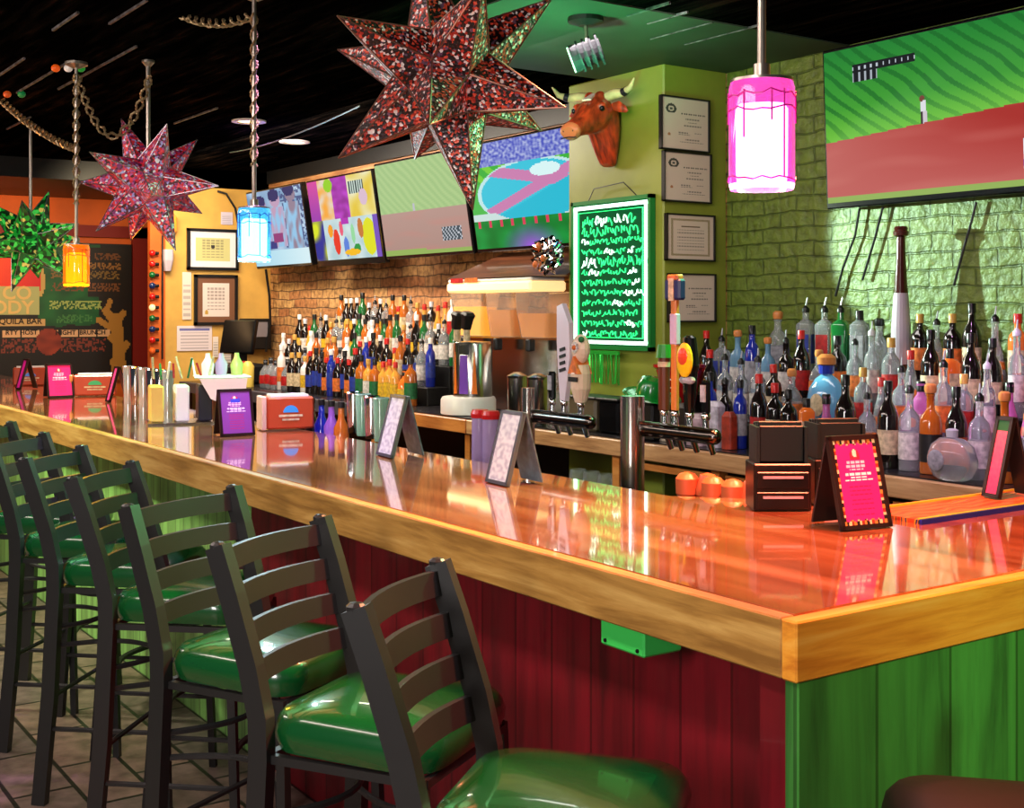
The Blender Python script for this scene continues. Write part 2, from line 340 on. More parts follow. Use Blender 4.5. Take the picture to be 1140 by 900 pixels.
# ================================================================== bar stools
M_frame = mat('black_powder_coat', (38, 37, 37), .4, spec=.6); 
M_vinyl = mat('green_lit_black_vinyl', (10, 84, 36), .26, coat=.8, spec=.7, bump=.03, nscale=60)  # black vinyl with its green light reflections put into the colour
def rrect(w, d, r, n=5, z=0, taper=1.0):
    pts = []
    for cx, cy, a0 in ((w / 2 - r, d / 2 - r, 0), (-w / 2 + r, d / 2 - r, 90), (-w / 2 + r, -d / 2 + r, 180), (w / 2 - r, -d / 2 + r, 270)):
        for i in range(n + 1):
            a = R(a0 + 90 * i / n); y = cy + r * math.sin(a); x = cx + r * math.cos(a)
            pts.append((x * (1 + (taper - 1) * (.5 - y / d)), y, z))
    return pts
def make_stool(label, s=1.0):
    t = thing('bar_stool', label, 'bar stool')
    sz = .77
    # seat cushion
    rings = []
    for w, z, r in ((.38, -.075, .07), (.395, -.055, .075), (.40, -.035, .08), (.39, -.015, .08), (.37, -.002, .08), (.28, .008, .08), (.14, .012, .05)):
        rings.append(rrect(w, w * .98, r if w > .2 else .06, 5, sz + z, .94))
    MB().loft(rings, M_vinyl).build('seat', t, smooth=True)
    mb = MB()
    for pr in ([(-.18, -.18), (.18, -.18)], [(-.18, .17), (.18, .17)], [(-.18, -.18), (-.18, .17)], [(.18, -.18), (.18, .17)]):
        (x0, y0), (x1, y1) = pr; mb.tube([(x0, y0, sz - .09), (x1, y1, sz - .09)], .012, M_frame, 4)
    mb.build('seat_frame', t)
    for sx in (-1, 1):
        pts = [(sx * .20, -.235, .0), (sx * .192, -.205, .35), (sx * .188, -.19, .68), (sx * .188, -.192, .76), (sx * .188, -.215, .86), (sx * .19, -.26, 1.0), (sx * .19, -.295, 1.095)]
        mb = MB().tube(pts, .02, M_frame, 4, flat=(.022, .031)); mb.ball(pts[-1], .021, M_frame, 8, 5, (.8, .9, .5)); mb.build('back_leg', t)
        MB().tube([(sx * .195, .19, 0), (sx * .18, .165, .69)], .016, M_frame, 4).build('front_leg', t)
    for k in range(4):
        z = 1.06 - k * .076; yb = -.283 + k * .0225; h = .0225
        rr = []
        for i in range(9):
            x = -.185 + .37 * i / 8; bow = .035 * (1 - (x / .185) ** 2)
            rr.append([(x, yb - bow - .006, z - h), (x, yb - bow + .006, z - h), (x, yb - bow - .003, z + h), (x, yb - bow - .015, z + h)])
        MB().loft(rr, M_frame).build('back_slat', t, smooth=True)
    def bow(a, b, z, out, r=.009):
        a = Vector(a); b = Vector(b); d = (b - a); nrm = Vector((d.y, -d.x, 0)).normalized()
        return [Vector((*(a + d * (i / 10)).xy, z)) + nrm * out * math.sin(PI * i / 10) for i in range(11)]
    MB().tube(bow((-.19, .18, 0), (.19, .18, 0), .30, .05, .01), .011, M_frame, 6).build('foot_rest', t)
    for sx in (-1, 1):
        for z, o in ((.24, .0), (.5, .1)):
            MB().tube(bow((sx * .193, -.21, 0), (sx * .19, .178, 0), z, o * sx * -1), .008, M_frame, 6).build('stretcher', t)
    MB().tube(bow((-.194, -.2, 0), (.194, -.2, 0), .34, .0), .008, M_frame, 6).build('stretcher', t)
    MB().tube(bow((-.194, -.2, 0), (.194, -.2, 0), .56, -.1), .008, M_frame, 6).build('stretcher', t)
    return t
tops = [((400, 672), (485, 625)), ((245, 605), (355, 575)), ((141, 563), (260, 541)), ((70, 532), (155, 514)), ((20, 510), (95, 497))]
slabels = ['black ladder-back bar stool nearest the camera, green-lit seat cut by the frame bottom',
 'second bar stool from the camera, black metal, green-lit seat before red panel',
 'third bar stool from the camera, its back before the red-to-green panel joint',
 'fourth bar stool from the camera, tucked against the light green panel',
 'fifth bar stool from the camera, its left post dark in shadow',
 'sixth bar stool from the camera, only its right back post and slats clear',
 'farthest bar stool visible, at the left frame edge beneath the bar end']
proto = None; stool_xy = []
for (a, b) in tops:
    A = W(*a, Z=1.10); B = W(*b, Z=1.10); d = (B - A); fwd = Vector((-d.y * -1, d.x * -1, 0)).normalized()
    # right hand of the sitter is towards the image-left post
    mid = (A + B) / 2
    if len(stool_xy) >= 3: fwd = Vector((math.cos(R(48)), math.sin(R(48)), 0))
    stool_xy.append((mid, fwd))
# two farther stools continue the row
st = (stool_xy[4][0] - stool_xy[2][0]) / 2
for k, px in enumerate(((51, 483), (18, 472))):
    B = W(*px, Z=1.10); fwd = stool_xy[3][1]; right = Vector((fwd.y, -fwd.x, 0)); stool_xy.append((B + right * .19 + Vector((-.05 - .06 * k, 0, 0)), fwd))
for i, (mid, fwd) in enumerate(stool_xy):
    s = make_stool(slabels[0]) if proto is None else copy_tree(proto)
    if proto is None: proto = s
    c = mid + fwd * .295; s.location = (c.x, c.y, 0); s.rotation_euler = (0, 0, math.atan2(fwd.y, fwd.x) - PI / 2)
    s['label'] = slabels[i]; s['group'] = 'bar stools along the front of the bar'
s = copy_tree(proto); s.location = (.42, .03, .0); s.rotation_euler = (0, 0, R(-135) - PI / 2); s.scale = (1.0, 1.0, 1.11)
st_ = [c for c in s.children if c.name.startswith('seat') and 'frame' not in c.name][0]; st_.data = st_.data.copy(); st_.data.materials[0] = mat('plain_black_vinyl', (6, 7, 6), .5, spec=.2)
s['label'] = 'dark bar stool tucked at the green end panel of the bar'; s['group'] = 'bar stools along the front of the bar'
# ================================================================== stars, pendants, garlands
def star_mat(name, cols, scale, em=0, rough=.4):
    m, nt, b = nodes_mat(name); b.inputs['Roughness'].default_value = rough; b.inputs['Specular IOR Level'].default_value = .8
    tc = nt.nodes.new('ShaderNodeTexCoord'); v = nt.nodes.new('ShaderNodeTexVoronoi'); v.inputs['Scale'].default_value = scale
    n = nt.nodes.new('ShaderNodeTexNoise'); n.inputs['Scale'].default_value = scale * 1.6
    nt.links.new(tc.outputs['Object'], v.inputs['Vector']); sx = nt.nodes.new('ShaderNodeSeparateColor'); nt.links.new(v.outputs['Color'], sx.inputs[0])
    r = ramp(nt, cols, sx.outputs[0]); r.color_ramp.interpolation = 'CONSTANT'; nt.links.new(r.outputs[0], b.inputs['Base Color'])
    nt.links.new(r.outputs[0], b.inputs['Emission Color']); b.inputs['Emission Strength'].default_value = em
    b.inputs['Metallic'].default_value = .3
    bp = nt.nodes.new('ShaderNodeBump'); bp.inputs['Strength'].default_value = .5; bp.inputs['Distance'].default_value = .004; nt.links.new(v.outputs['Distance'], bp.inputs['Height']); nt.links.new(bp.outputs[0], b.inputs['Normal'])
    return m
def spiked_star(name, label, c, m, m_edge, Rt, Rb, ring_deg, tilt, group, front=1.0):
    """twelve-pointed paper star: icosahedron tips over a dodecahedron core"""
    t = thing(name, label, 'star lantern', c, 0, group)
    ph = (1 + 5 ** .5) / 2
    ico = [Vector(v).normalized() for v in [(0, s1, s2 * ph) for s1 in (-1, 1) for s2 in (-1, 1)] + [(s1, s2 * ph, 0) for s1 in (-1, 1) for s2 in (-1, 1)] + [(s2 * ph, 0, s1) for s1 in (-1, 1) for s2 in (-1, 1)]]
    f0 = ico[3]; nb = sorted(ico, key=lambda v: (v - f0).length)[1:6]
    z = f0; x = (nb[0] - z * nb[0].dot(z)).normalized(); y = z.cross(x)
    tocam = (CAM - c).normalized(); up = Vector((0, 0, 1)); r_ = up.cross(tocam).normalized(); u_ = tocam.cross(r_)
    zt = (tocam + r_ * tilt[0] + u_ * tilt[1]).normalized(); xr = (r_ - zt * r_.dot(zt)).normalized(); yr = zt.cross(xr)
    a = R(ring_deg); xa = xr * math.cos(a) + yr * math.sin(a); ya = zt.cross(xa)
    cv = lambda v: xa * v.dot(x) + ya * v.dot(y) + zt * v.dot(z)
    faces = []
    for i in range(12):
        for j in range(i + 1, 12):
            for k in range(j + 1, 12):
                if max((ico[i] - ico[j]).length, (ico[j] - ico[k]).length, (ico[i] - ico[k]).length) < 1.2: faces.append((i, j, k))
    body = MB(); edge = MB()
    for i in range(12):
        cs = [(ico[a_] + ico[b_] + ico[c_]).normalized() for a_, b_, c_ in faces if i in (a_, b_, c_)]
        ax = ico[i]; e1 = ax.orthogonal().normalized(); e2 = ax.cross(e1); cs.sort(key=lambda v: math.atan2(v.dot(e2), v.dot(e1)))
        L = Rt * (front if i == 3 else 1); tip = cv(ax) * L; base = [cv(v) * Rb for v in cs]
        body.add([tip] + base, [(0, 1 + k, 1 + (k + 1) % 5) for k in range(5)], m)
        for bpt in base: edge.cyl(bpt, tip, .0028, .0018, m_edge, 5)
    body.build('paper_body', t); edge.build('edge_wire', t)
    return t
M_st1 = star_mat('red_black_sequin_paper', [(0, (26, 10, 10)), (.34, (150, 34, 20)), (.52, (24, 12, 12)), (.66, (196, 70, 44)), (.80, (206, 196, 190)), (.92, (90, 60, 80))], 150, .08)
M_st2 = star_mat('magenta_red_sequin_paper', [(0, (70, 10, 20)), (.22, (200, 26, 40)), (.42, (120, 30, 90)), (.56, (214, 50, 60)), (.74, (170, 60, 120)), (.84, (150, 140, 190)), (.93, (210, 200, 205))], 95, .2)
M_st3 = star_mat('green_sequin_paper', [(0, (6, 40, 12)), (.3, (20, 140, 40)), (.55, (10, 80, 26)), (.75, (70, 210, 80)), (.9, (210, 190, 90))], 40, .55)
M_edge = mat('tinsel_edge', (150, 140, 150), .25, .8); M_edge1 = mat('bronze_edge', (120, 84, 70), .3, .7)
M_rod = mat('steel_rod', (176, 168, 156), .3, .9)
c1 = W(497, 86, D=3.2); c2 = W(165, 205, D=6.15); c3 = W(34, 268, D=8.2)
spiked_star('star_lantern', 'largest star lantern, red and black sequins, hanging above the middle of the bar', c1, M_st1, M_edge1, .345, .135, -2, (-.12, -.33), 'star lanterns above the bar', 1.0)
spiked_star('star_lantern', 'magenta and red star lantern between the blue and amber pendant lamps', c2, M_st2, M_edge, .36, .135, 4, (.05, -.15), 'star lanterns above the bar', .9)
spiked_star('star_lantern', 'green star lantern at the left edge before the mural', c3, M_st3, M_edge, .36, .14, 30, (.1, -.3), 'star lanterns above the bar', .9)
for c, lb in ((c1, 'rod holding the largest red and black star'), (c2, 'steel rod holding the magenta star lantern'), (c3, 'steel rod holding the green star at left')):
    h = thing('hanging_rod', lb, 'rod', (c.x, c.y, CEIL)); MB().cyl((0, 0, 0), (0, 0, c.z + .1 - CEIL), .011, m=M_rod).build('rod', h); MB().lathe([(.03, -.001), (.03, -.012), (.014, -.03)], M_rod).build('canopy', h)
def pendant(label, c, col, core, em, mosaic, rz=0):
    t = thing('pendant_lamp', label, 'pendant lamp', (c.x, c.y, c.z), rz, 'glass pendant lamps above the bar')
    key = label.split()[0]
    g = mat('glass_' + key, col, .08, trans=.95, emit=.22, ecol=col); co = mat('glow_' + key, core, .5, emit=em, ecol=core)
    mo = mat('mosaic_' + key, mosaic, .3, emit=.25, ecol=mosaic); h = .205
    MB().lathe([(.0595, -h / 2), (.0625, -h / 2 + .012), (.0625, h / 2 - .012), (.059, h / 2), (.055, h / 2 - .012), (.0575, -h / 2 + .012)], g, 28, cap=False).build('glass_shade', t, smooth=True)
    MB().lathe([(.046, -h / 2 + .012), (.049, -h / 2 + .03), (.049, h / 2 - .055), (.04, h / 2 - .045)], co, 24).build('glowing_bulb', t, smooth=True)
    mb = MB(); random.seed(len(label))
    for zz in (h / 2 - .025, h / 2 - .055, -h / 2 + .02):
        mb.tube([(.0635 * math.cos(a), .0635 * math.sin(a), zz + .006 * random.uniform(-1, 1)) for a in [2 * PI * i / 24 for i in range(24)]], .0017, mo, 5, True)
    for i in range(9):
        a = 2 * PI * i / 9 + random.uniform(-.2, .2); z0 = h / 2 - .02; z1 = z0 - (random.choice((.035, .06, .09)) if i else h - .04); mb.cyl((.0635 * math.cos(a), .0635 * math.sin(a), z0), (.0635 * math.cos(a), .0635 * math.sin(a), z1), .0017, m=mo, seg=5)
    mb.build('mosaic_lines', t)
    mb = MB().lathe([(.0, h / 2), (.06, h / 2), (.06, h / 2 + .005), (.016, h / 2 + .012), (.016, h / 2 + .035), (.0, h / 2 + .035)], M_rod, 20, cap=False); mb.build('metal_cap', t, smooth=True)
    MB().cyl((0, 0, h / 2 + .03), (0, 0, CEIL - c.z), .0085, m=M_rod).build('rod', t); MB().lathe([(.055, CEIL - c.z - .001), (.055, CEIL - c.z - .014), (.02, CEIL - c.z - .03)], M_rod, 16).build('canopy', t)
    l = bpy.data.lights.new('pendant_glow', 'POINT'); l.color = rgb(*core)[:3] if em else (1, 1, 1); l.energy = {'hot': 12, 'aqua': 12, 'amber': 9}[key]; l.shadow_soft_size = .06
    lo = bpy.data.objects.new('pendant_glow', l); COL.objects.link(lo); lo.location = (c.x, c.y, c.z - .16)
    return t
cp = W(848, 152, D=2.40); cb = W(283, 262, D=4.85); ca = W(85, 296, D=6.2)
pendant('hot pink glass pendant lamp glowing white, hanging above the bar corner', cp, (255, 120, 210), (255, 236, 250), 9, (190, 20, 130))
pendant('aqua blue glass pendant lamp before the leftmost screen', cb, (120, 214, 255), (214, 248, 255), 8, (6, 70, 160))
pendant('amber glass pendant lamp at far left above the bar', ca, (255, 160, 40), (255, 196, 40), 2.6, (200, 60, 8))
# bead garlands
M_bead = mat('dull_gold_chain', (150, 128, 92), .35, .6)
def garland(label, pts, n, r=.006, tw=.012):
    P = [Vector(p) for p in pts]; L = [0]
    for i in range(1, len(P)): L.append(L[-1] + (P[i] - P[i - 1]).length)
    mb = MB()
    for ph in (0, PI):
        out = []
        for k in range(n + 1):
            s = L[-1] * k / n; i = max(j for j in range(len(P)) if L[j] <= s + 1e-9); i = min(i, len(P) - 2); f = (s - L[i]) / (L[i + 1] - L[i]); p = P[i].lerp(P[i + 1], f); d = (P[i + 1] - P[i]).normalized()
            u = d.cross(Vector((.3, .5, .8))).normalized(); w = d.cross(u); a = s * 55 + ph; out.append(p + u * tw * math.cos(a) + w * tw * math.sin(a))
        mb.tube(out, [r * (1 if k % 3 else .55) for k in range(n + 1)], M_bead, 5)
    o = mb.build('bead_garland'); return tag(o, label, 'garland', 'bead garlands wound on the lamp rods')
def sag(a, b, d, n=12): return [a.lerp(b, i / n) + Vector((0, 0, -4 * d * (i / n) * (1 - i / n))) for i in range(n + 1)]
tb = Vector((cb.x, cb.y, 2.70)); ta = Vector((ca.x, ca.y, 2.74)); ts2 = Vector((c2.x + .03, c2.y, 2.72)); ts3 = Vector((c3.x, c3.y, 2.6))
garland('twisted bead garland wound down the rod of the aqua pendant', [Vector((cb.x, cb.y, z)) for z in (2.72, 2.4, 2.13)], 120, .004, .0135)
garland('bead garland wound down the rod of the amber pendant', [Vector((ca.x, ca.y, z)) for z in (2.74, 2.5, 2.1)], 130, .006, .014)
garland('bead garland draped from the amber pendant rod to the magenta star rod', sag(ta, ts2, .30), 140, .007, .015)
garland('bead garland draped at the top near the aqua pendant rod', sag(W(180, 2, D=5.4), Vector((cb.x, cb.y, 2.715)), .06), 110, .006, .015)
garland('bead garland draped from the amber pendant rod toward the green star', sag(Vector((ca.x, ca.y, 2.37)), W(2, 112, D=7.0), .03), 110, .007, .015)
mb = MB().tube(sag(W(256, 170, D=5.9), W(400, 118, D=3.5), .02), .0025, mat('thin_wire', (120, 116, 112), .4)); tag(mb.build('wire'), 'thin pale wire strung between two star lanterns under the ceiling', 'wire')
# bulbs at the garland canopy
for (px, py, cl, nm) in ((62, 61, (230, 90, 20), 'orange'), (76, 60, (220, 210, 200), 'white'), (90, 62, (20, 150, 50), 'green'), (8, 112, (200, 80, 30), 'rust'), (24, 113, (20, 120, 60), 'teal')):
    p = W(px, py + 6, D=6.25 if px > 40 else 7.0); p.z = min(p.z, CEIL - .012)
    o = MB().ball((0, 0, 0), .022, mat('bulb_' + nm, cl, .3, emit=.3, ecol=cl), 10, 6, (1, 1, .9)).build('ceiling_bulb', None, p, smooth=True)
    o.location.z = CEIL - .02; tag(o, nm + ' round bulb fixed to the ceiling boards at the upper left', 'bulb', 'coloured bulbs on the ceiling')
# recessed down-lights
M_lamp = mat('warm_lamp_face', (255, 230, 180), .5, emit=5, ecol=(255, 214, 150))
for px, py, lb in ((277, 135, 'left recessed ceiling downlight, beside the aqua pendant rod'), (328, 158, 'right recessed ceiling downlight, nearer the screens')):
    p = W(px, py, Z=CEIL - .004); t = thing('recessed_light', lb, 'ceiling light', (p.x, p.y, CEIL), group='recessed downlights')
    MB().lathe([(.075, -.001), (.11, -.001), (.11, -.01), (.075, -.012)], M_white, 24, cap=False).build('trim_ring', t); MB().lathe([(.075, -.004), (.07, -.006)], M_lamp, 24).build('lamp_face', t)
# ceiling spot head
p = W(652, 18, Z=CEIL); t = thing('spot_fixture', 'grey twin-fin metal spotlight on the green-lit ceiling above the bull head', 'spotlight', (p.x, p.y, CEIL))
MB().lathe([(.075, -.001), (.075, -.025), (.03, -.04)], M_black, 20).build('ceiling_plate', t)
MB().tube([(0, 0, -.03), (.01, 0, -.12)], .008, M_rod).build('stem', t)
mg = mat('grey_cast_metal', (58, 56, 64), .5, .2); mb = MB(); dv = Vector((-.55, -.62, -.3)).normalized(); o = Vector((.0, 0, -.16))
mb.cyl(o - dv * .07, o + dv * .06, .045, .06, mg, 16)
for k in range(4): mb.cyl(o - dv * (.065 - .028 * k), o - dv * (.057 - .028 * k), .068, m=mg, seg=16)
mb.build('lamp_head', t); MB().cyl(o + dv * .058, o + dv * .066, .056, m=mat('pale_green_lens', (190, 255, 210), .3, emit=2.5, ecol=(180, 255, 200)), seg=16).build('lens', t)
# thin pale strips standing for light caught on the ceiling board seams
mbt = mat('seam_glint', (120, 118, 120), .4, .3, nz=.95, nscale=16)
k = 0
for (x0, y0, x1, y1) in ((60, 34, 86, 14), (25, 104, 67, 70), (0, 85, 25, 65), (72, 100, 144, 51), (125, 27, 160, 0), (10, 144, 32, 130), (198, 138, 238, 120), (700, 18, 744, 3), (725, 27, 762, 13), (728, 44, 790, 24), (765, 50, 850, 26)):
    a = W(x0, y0, Z=CEIL - .006); b_ = W(x1, y1, Z=CEIL - .006); o = MB().tube([(0, 0, 0), (b_.x - a.x, 0, 0)], .007, mbt, 4).build('seam_glint_strip', None, ((a.x), (a.y + b_.y) / 2, CEIL - .005))
    o['kind'] = 'structure'; k += 1
# ================================================================== screens
PM_scr = paint_mat('screen_picture', .95, .5); PM_scr.node_tree.nodes['Principled BSDF'].inputs['Specular IOR Level'].default_value = 0; PM_print = paint_mat('printed_card', 0, .45)
def nz(u, v, s, k=0): return noise.noise((u * s, v * s, k))
def tv_baseball(u, v, strong=True):
    d = .40 + .10 * u if strong else .45
    if v > d:
        s = .5 + .5 * math.sin((u * 1.3 + v) * 60 + 3 * nz(u, v, 4)); c = mixc((30, 130, 50), (100, 190, 50), (1 - v) * 1.3); c = mixc(c, (14, 96, 34), .6 * (s > .72)) if strong else mixc((176, 206, 140), (160, 196, 130), s)
        if strong: c = mixc(c, (150, 220, 80), .5 * max(0, 1 - (v - d) * 5))
    else:
        c = mixc((196, 96, 92), (170, 40, 36), min(1, u * v * 3.2)) if strong else mixc((176, 140, 130), (186, 150, 140), v * 2)
        c = mixc(c, (214, 130, 120), .5 * max(0, nz(u * .6, v * 2.2, 5, 2)))
        if v < .035 + (.03 if not strong else 0) * (1 - u): c = (150, 180, 90)
    # batter
    x = (u - .43) * 1.75; y = v - d
    if strong:
        if abs(x) < .022 and -.0 < y < .07: c = (210, 200, 210) if x > -.004 else (60, 40, 50)
        if abs(x + .005) < .02 and .07 < y < .14: c = (225, 225, 232)
        if (x + .012) ** 2 + (y - .155) ** 2 < .00035: c = (120, 60, 50)
        if .13 < u < .40 and .83 < v + .12 * (u - .13) * 0 < .885: c = (20, 24, 30) if (int(u * 190) % 5 or v > .87 or v < .845) else (190, 200, 210)
        if .13 < u < .24 and .775 < v < .83: c = (20, 24, 30) if int(u * 190) % 5 else (170, 180, 190)
        if .80 < u < .99 and .10 < v < .27:
            c = (214, 214, 224)
            if u > .87 and .115 < v < .185: c = (24, 34, 44) if int(u * 150) % 4 else (150, 190, 200)
            if .195 < v < .26: c = (30, 40, 60) if int(u * 170) % 4 else (230, 230, 236)
            if u < .87 and .115 < v < .15: c = (50, 80, 190)
            if u < .87 and .15 < v < .185: c = (230, 180, 190)
    else:
        if abs(u - .42) < .012 and 0 < y < .1: c = (190, 190, 200)
        if .70 < u < .92 and .12 < v < .27: c = (60, 74, 84) if (int(u * 80) + int(v * 60)) % 3 else (200, 205, 214)
    return c
def tv_people(u, v):
    c = mixc((120, 156, 196), (190, 214, 236), .5 + nz(u, v, 5)); c = mixc(c, (60, 70, 120), .8 * (u > .62 and nz(u, v, 22, 3) > 0))
    for hx, hy, sk in ((.26, .80, (176, 150, 190)), (.52, .86, (196, 160, 190)), (.8, .9, (150, 130, 150))):
        if ((u - hx) / .09) ** 2 + ((v - hy) / .10) ** 2 < 1: c = sk
        if ((u - hx + .02) / .10) ** 2 + ((v - hy - .06) / .08) ** 2 < 1: c = (50, 44, 100)
        if abs(u - hx) < .13 and v < hy - .1 and v > .35 - hx * .2: c = mixc((150, 200, 236), sk, .5 + 1.6 * nz(u * 3, v, 6, 4))
    if .05 < u < .45 and .22 < v < .33: c = (60, 60, 130)
    if v < .2: c = mixc((170, 220, 240), (220, 244, 250), u)
    if .4 < u < .58 and .3 < v < .42: c = (150, 60, 120)
    return c
def tv_collage(u, v):
    if v > .5:
        c = mixc((70, 50, 190), (230, 90, 160), .5 + nz(u, v, 6, 1)); 
        if .16 < u < .4: c = mixc((232, 214, 196), (250, 170, 60), .4 + nz(u, v, 10, 2))
        if .38 < u < .64: c = mixc((190, 60, 200), (150, 30, 150), .5 + nz(u, v, 12, 3))
        if u > .62: c = mixc((232, 200, 60), (240, 240, 220), .5 + 1.4 * nz(u, v, 5, 5))
        if .64 < u < .86 and .78 < v < .92: c = (40, 60, 60) if int(u * 60) % 2 else (210, 230, 220)
        if ((u - .33) / .07) ** 2 + ((v - .92) / .08) ** 2 < 1: c = (150, 210, 30)
        if ((u - .84) / .06) ** 2 + ((v - .72) / .1) ** 2 < 1: c = (220, 190, 210)
        if u < .16: c = mixc((90, 40, 190), (220, 70, 160), v)
    else:
        c = mixc((214, 232, 232), (180, 210, 214), .5 + nz(u, v, 8, 6))
        if u < .18: c = mixc((40, 40, 150), (220, 230, 30), .5 + 2 * nz(u, v, 4, 2))
        for a, bq, w, h, cl in ((.36, .22, .05, .16, (236, 50, 20)), (.28, .36, .04, .08, (250, 160, 20)), (.5, .15, .04, .12, (90, 130, 220)), (.86, .25, .1, .22, (226, 226, 20)), (.74, .36, .04, .12, (200, 120, 50)), (.66, .12, .05, .06, (30, 150, 60)), (.62, .3, .03, .12, (150, 220, 160)), (.45, .38, .03, .09, (240, 90, 120)), (.58, .08, .12, .04, (250, 190, 20))):
            if ((u - a) / w) ** 2 + ((v - bq) / h) ** 2 < 1: c = cl
        if u > .93: c = (120, 80, 190)
        if .46 < u < .58 and v > .42: c = (180, 40, 180)
    return c
def tv_stadium(u, v):
    c = (70, 160, 190)
    if v > .78: c = mixc((70, 80, 190), (180, 190, 230), .5 + nz(u, v, 40, 1))
    elif v < .27:
        c = mixc((10, 120, 40), (20, 150, 60), .5 + nz(u, v, 8)); r = math.hypot((u - .55) / .3, (v - .0) / .24)
        if r < 1: c = mixc((170, 90, 230), c, r)
        if v > .2 and abs((u * 9) % 1 - .5) < .12: c = (220, 60, 90)
    else:
        x, y = u, v
        e = ((x - .62) / .55) ** 2 + ((y - .5) / .30) ** 2
        c = (80, 190, 80) if e > 1 else (196, 236, 236)
        if e > 1 and v > .62: c = (120, 210, 60) if int((u + v) * 12) % 2 else (60, 180, 60)
        if e < .86: c = (60, 200, 224)
        if e < .95 and abs((y - .30) - .42 * (x - .1)) < .05: c = (206, 130, 180)
        if e < .95 and abs((y - .66) + .25 * (x - .5)) < .05: c = (206, 130, 180)
        if e < .86 and y < .30 + .42 * (x - .1) - .07 : c = (40, 190, 216)
        if ((x - .75) / .14) ** 2 + ((y - .68) / .06) ** 2 < 1: c = (220, 250, 250)
        if v < .33 and e > .8: c = (206, 230, 226)
    return c
def tv(label, x0, x1, z1, z0, y, tilt, fn, nx=84, ny=50, yaw=0, foot=None, logo=True):
    w = x1 - x0; h = z1 - z0
    t = thing('television', label, 'television', ((x0 + x1) / 2, y, (z0 + z1) / 2), rot=(tilt, 0, yaw), group='flat screens on the back wall')
    MB().box((0, .025, 0), (w, .05, h), M_blackg, bev=.006).build('case', t)
    fb = .013; bot = foot or .022
    painted('screen', w - 2 * fb, h - fb - bot, nx, ny, fn, PM_scr, t, (0, -.002, (bot - fb) / 2))
    MB().box((0, .09, 0), (.3, .08, .25), M_black).build('wall_bracket', t)
    return t
pz1 = W(440, 182, Y=2.62); 
tv('leftmost wall screen showing pale blue figures, behind the aqua lamp', -8.72, -7.62, 2.59, 1.93, 2.70, R(9), tv_people, yaw=R(0))
tv('second wall screen from the left, bright purple and yellow picture collage', -7.52, -6.44, 2.585, 1.91, 2.70, R(9), tv_collage, 130, 80, foot=.05)
tv('third wall screen, pale green and dusty pink baseball picture behind the big star', -6.34, -5.20, 2.60, 1.93, 2.66, R(9), lambda u, v: tv_baseball(u, v, False))
tv('fourth wall screen showing a blue and white stadium, beside the green pillar', -5.13, -4.04, 2.60, 1.93, 2.64, R(9), tv_stadium, 150, 90)
q0 = W(919, 61, Y=2.88); q1 = W(924, 233, Y=2.88)
tv('large right wall screen with green field, red dirt and a baseball batter', q0.x, q0.x + 1.27, q0.z + .012, q1.z, 2.87, R(2.5), tv_baseball, 230, 132, foot=.026)
# cables under the large screen
for i, (pp, lb) in enumerate((([(957, 232), (952, 262), (938, 300), (930, 330)], 'left black cable hanging below the large right screen'), ([(983, 230), (975, 262), (960, 312)], 'middle black cable hanging below the large right screen'), ([(1087, 225), (1082, 245), (1072, 280), (1062, 318)], 'right black cable hanging below the large right screen'))):
    o = MB().tube([W(x, y, Y=2.975) for x, y in pp], .0055, M_black, 6).build('cable', smooth=True); tag(o, lb, 'cable', 'cables under the large right screen')
# ------------------------------------------------------------------ pillar: certificates, neon board, bull head
def cert_fn(kind):
    def f(u, v):
        c = (214, 192, 178)
        if u < .02 or u > .98 or v < .02 or v > .98: return (120, 110, 104)
        if kind == 0:
            r = math.hypot((u - .2), (v - .78) * 1.1)
            if .06 < r < .11 and v > .70: return (60, 60, 56)
            if r < .03: return (70, 70, 66)
            if abs(v - .70) < .014 and .4 < u < .93: return (70, 64, 62) if int(u * 60) % 3 else c
            for vv, a, b_ in ((.60, .5, .8), (.54, .55, .75), (.47, .45, .85), (.33, .34, .56), (.34, .68, .84), (.29, .34, .6), (.2, .5, .8), (.15, .38, .88)):
                if abs(v - vv) < .009 and a < u < b_: return (130, 118, 112) if int(u * 70) % 4 else c
            if math.hypot(u - .16, v - .28) < .03: return (170, 110, 70)
        else:
            e = min(u, 1 - u, v, 1 - v)
            if .08 < e < .13: return (128, 108, 74) if (int(u * 60) + int(v * 60)) % 2 else (180, 160, 130)
            if abs(v - .74) < .014 and .3 < u < .7: return (110, 90, 70)
            for vv in (.66, .6, .5, .44, .36, .3, .22):
                if abs(v - vv) < .008 and .22 < u < .78: return (140, 126, 116) if int(u * 70) % 4 else c
        return c
    return f
cname = ['topmost framed certificate on the right face of the green pillar', 'second framed certificate down on the green pillar', 'third certificate down, with an ornate border, on the green pillar', 'lowest framed certificate on the right face of the green pillar']
for i, (x0, y0, x1, y1, ys) in enumerate(((735, 105, 789, 166, 112), (738, 167, 791, 224, 171), (741, 237, 795, 290, 238), (744, 304, 796, 359, 303))):
    a = W(x0, y0, X=PX1 + .012); b_ = W(x1, y1, X=PX1 + .012); cy = (a.y + b_.y) / 2; cz = (a.z + W(x0, y1, X=PX1 + .012).z) / 2; w = b_.y - a.y; h = a.z - W(x0, y1, X=PX1).z
    t = thing('certificate', cname[i], 'certificate', (PX1 + .018, cy, cz), PI / 2, 'framed certificates on the pillar')
    mb = MB(); f = .006
    for s in (-1, 1): mb.box((s * (w / 2 - f / 2), .006, 0), (f, .024, h), M_black); mb.box((0, .006, s * (h / 2 - f / 2)), (w, .024, f), M_black)
    mb.build('frame', t); painted('paper_sheet', w - 2 * f, h - 2 * f, 70, 70, cert_fn(1 if i == 2 else 0), PM_print, t, (0, .002, 0))
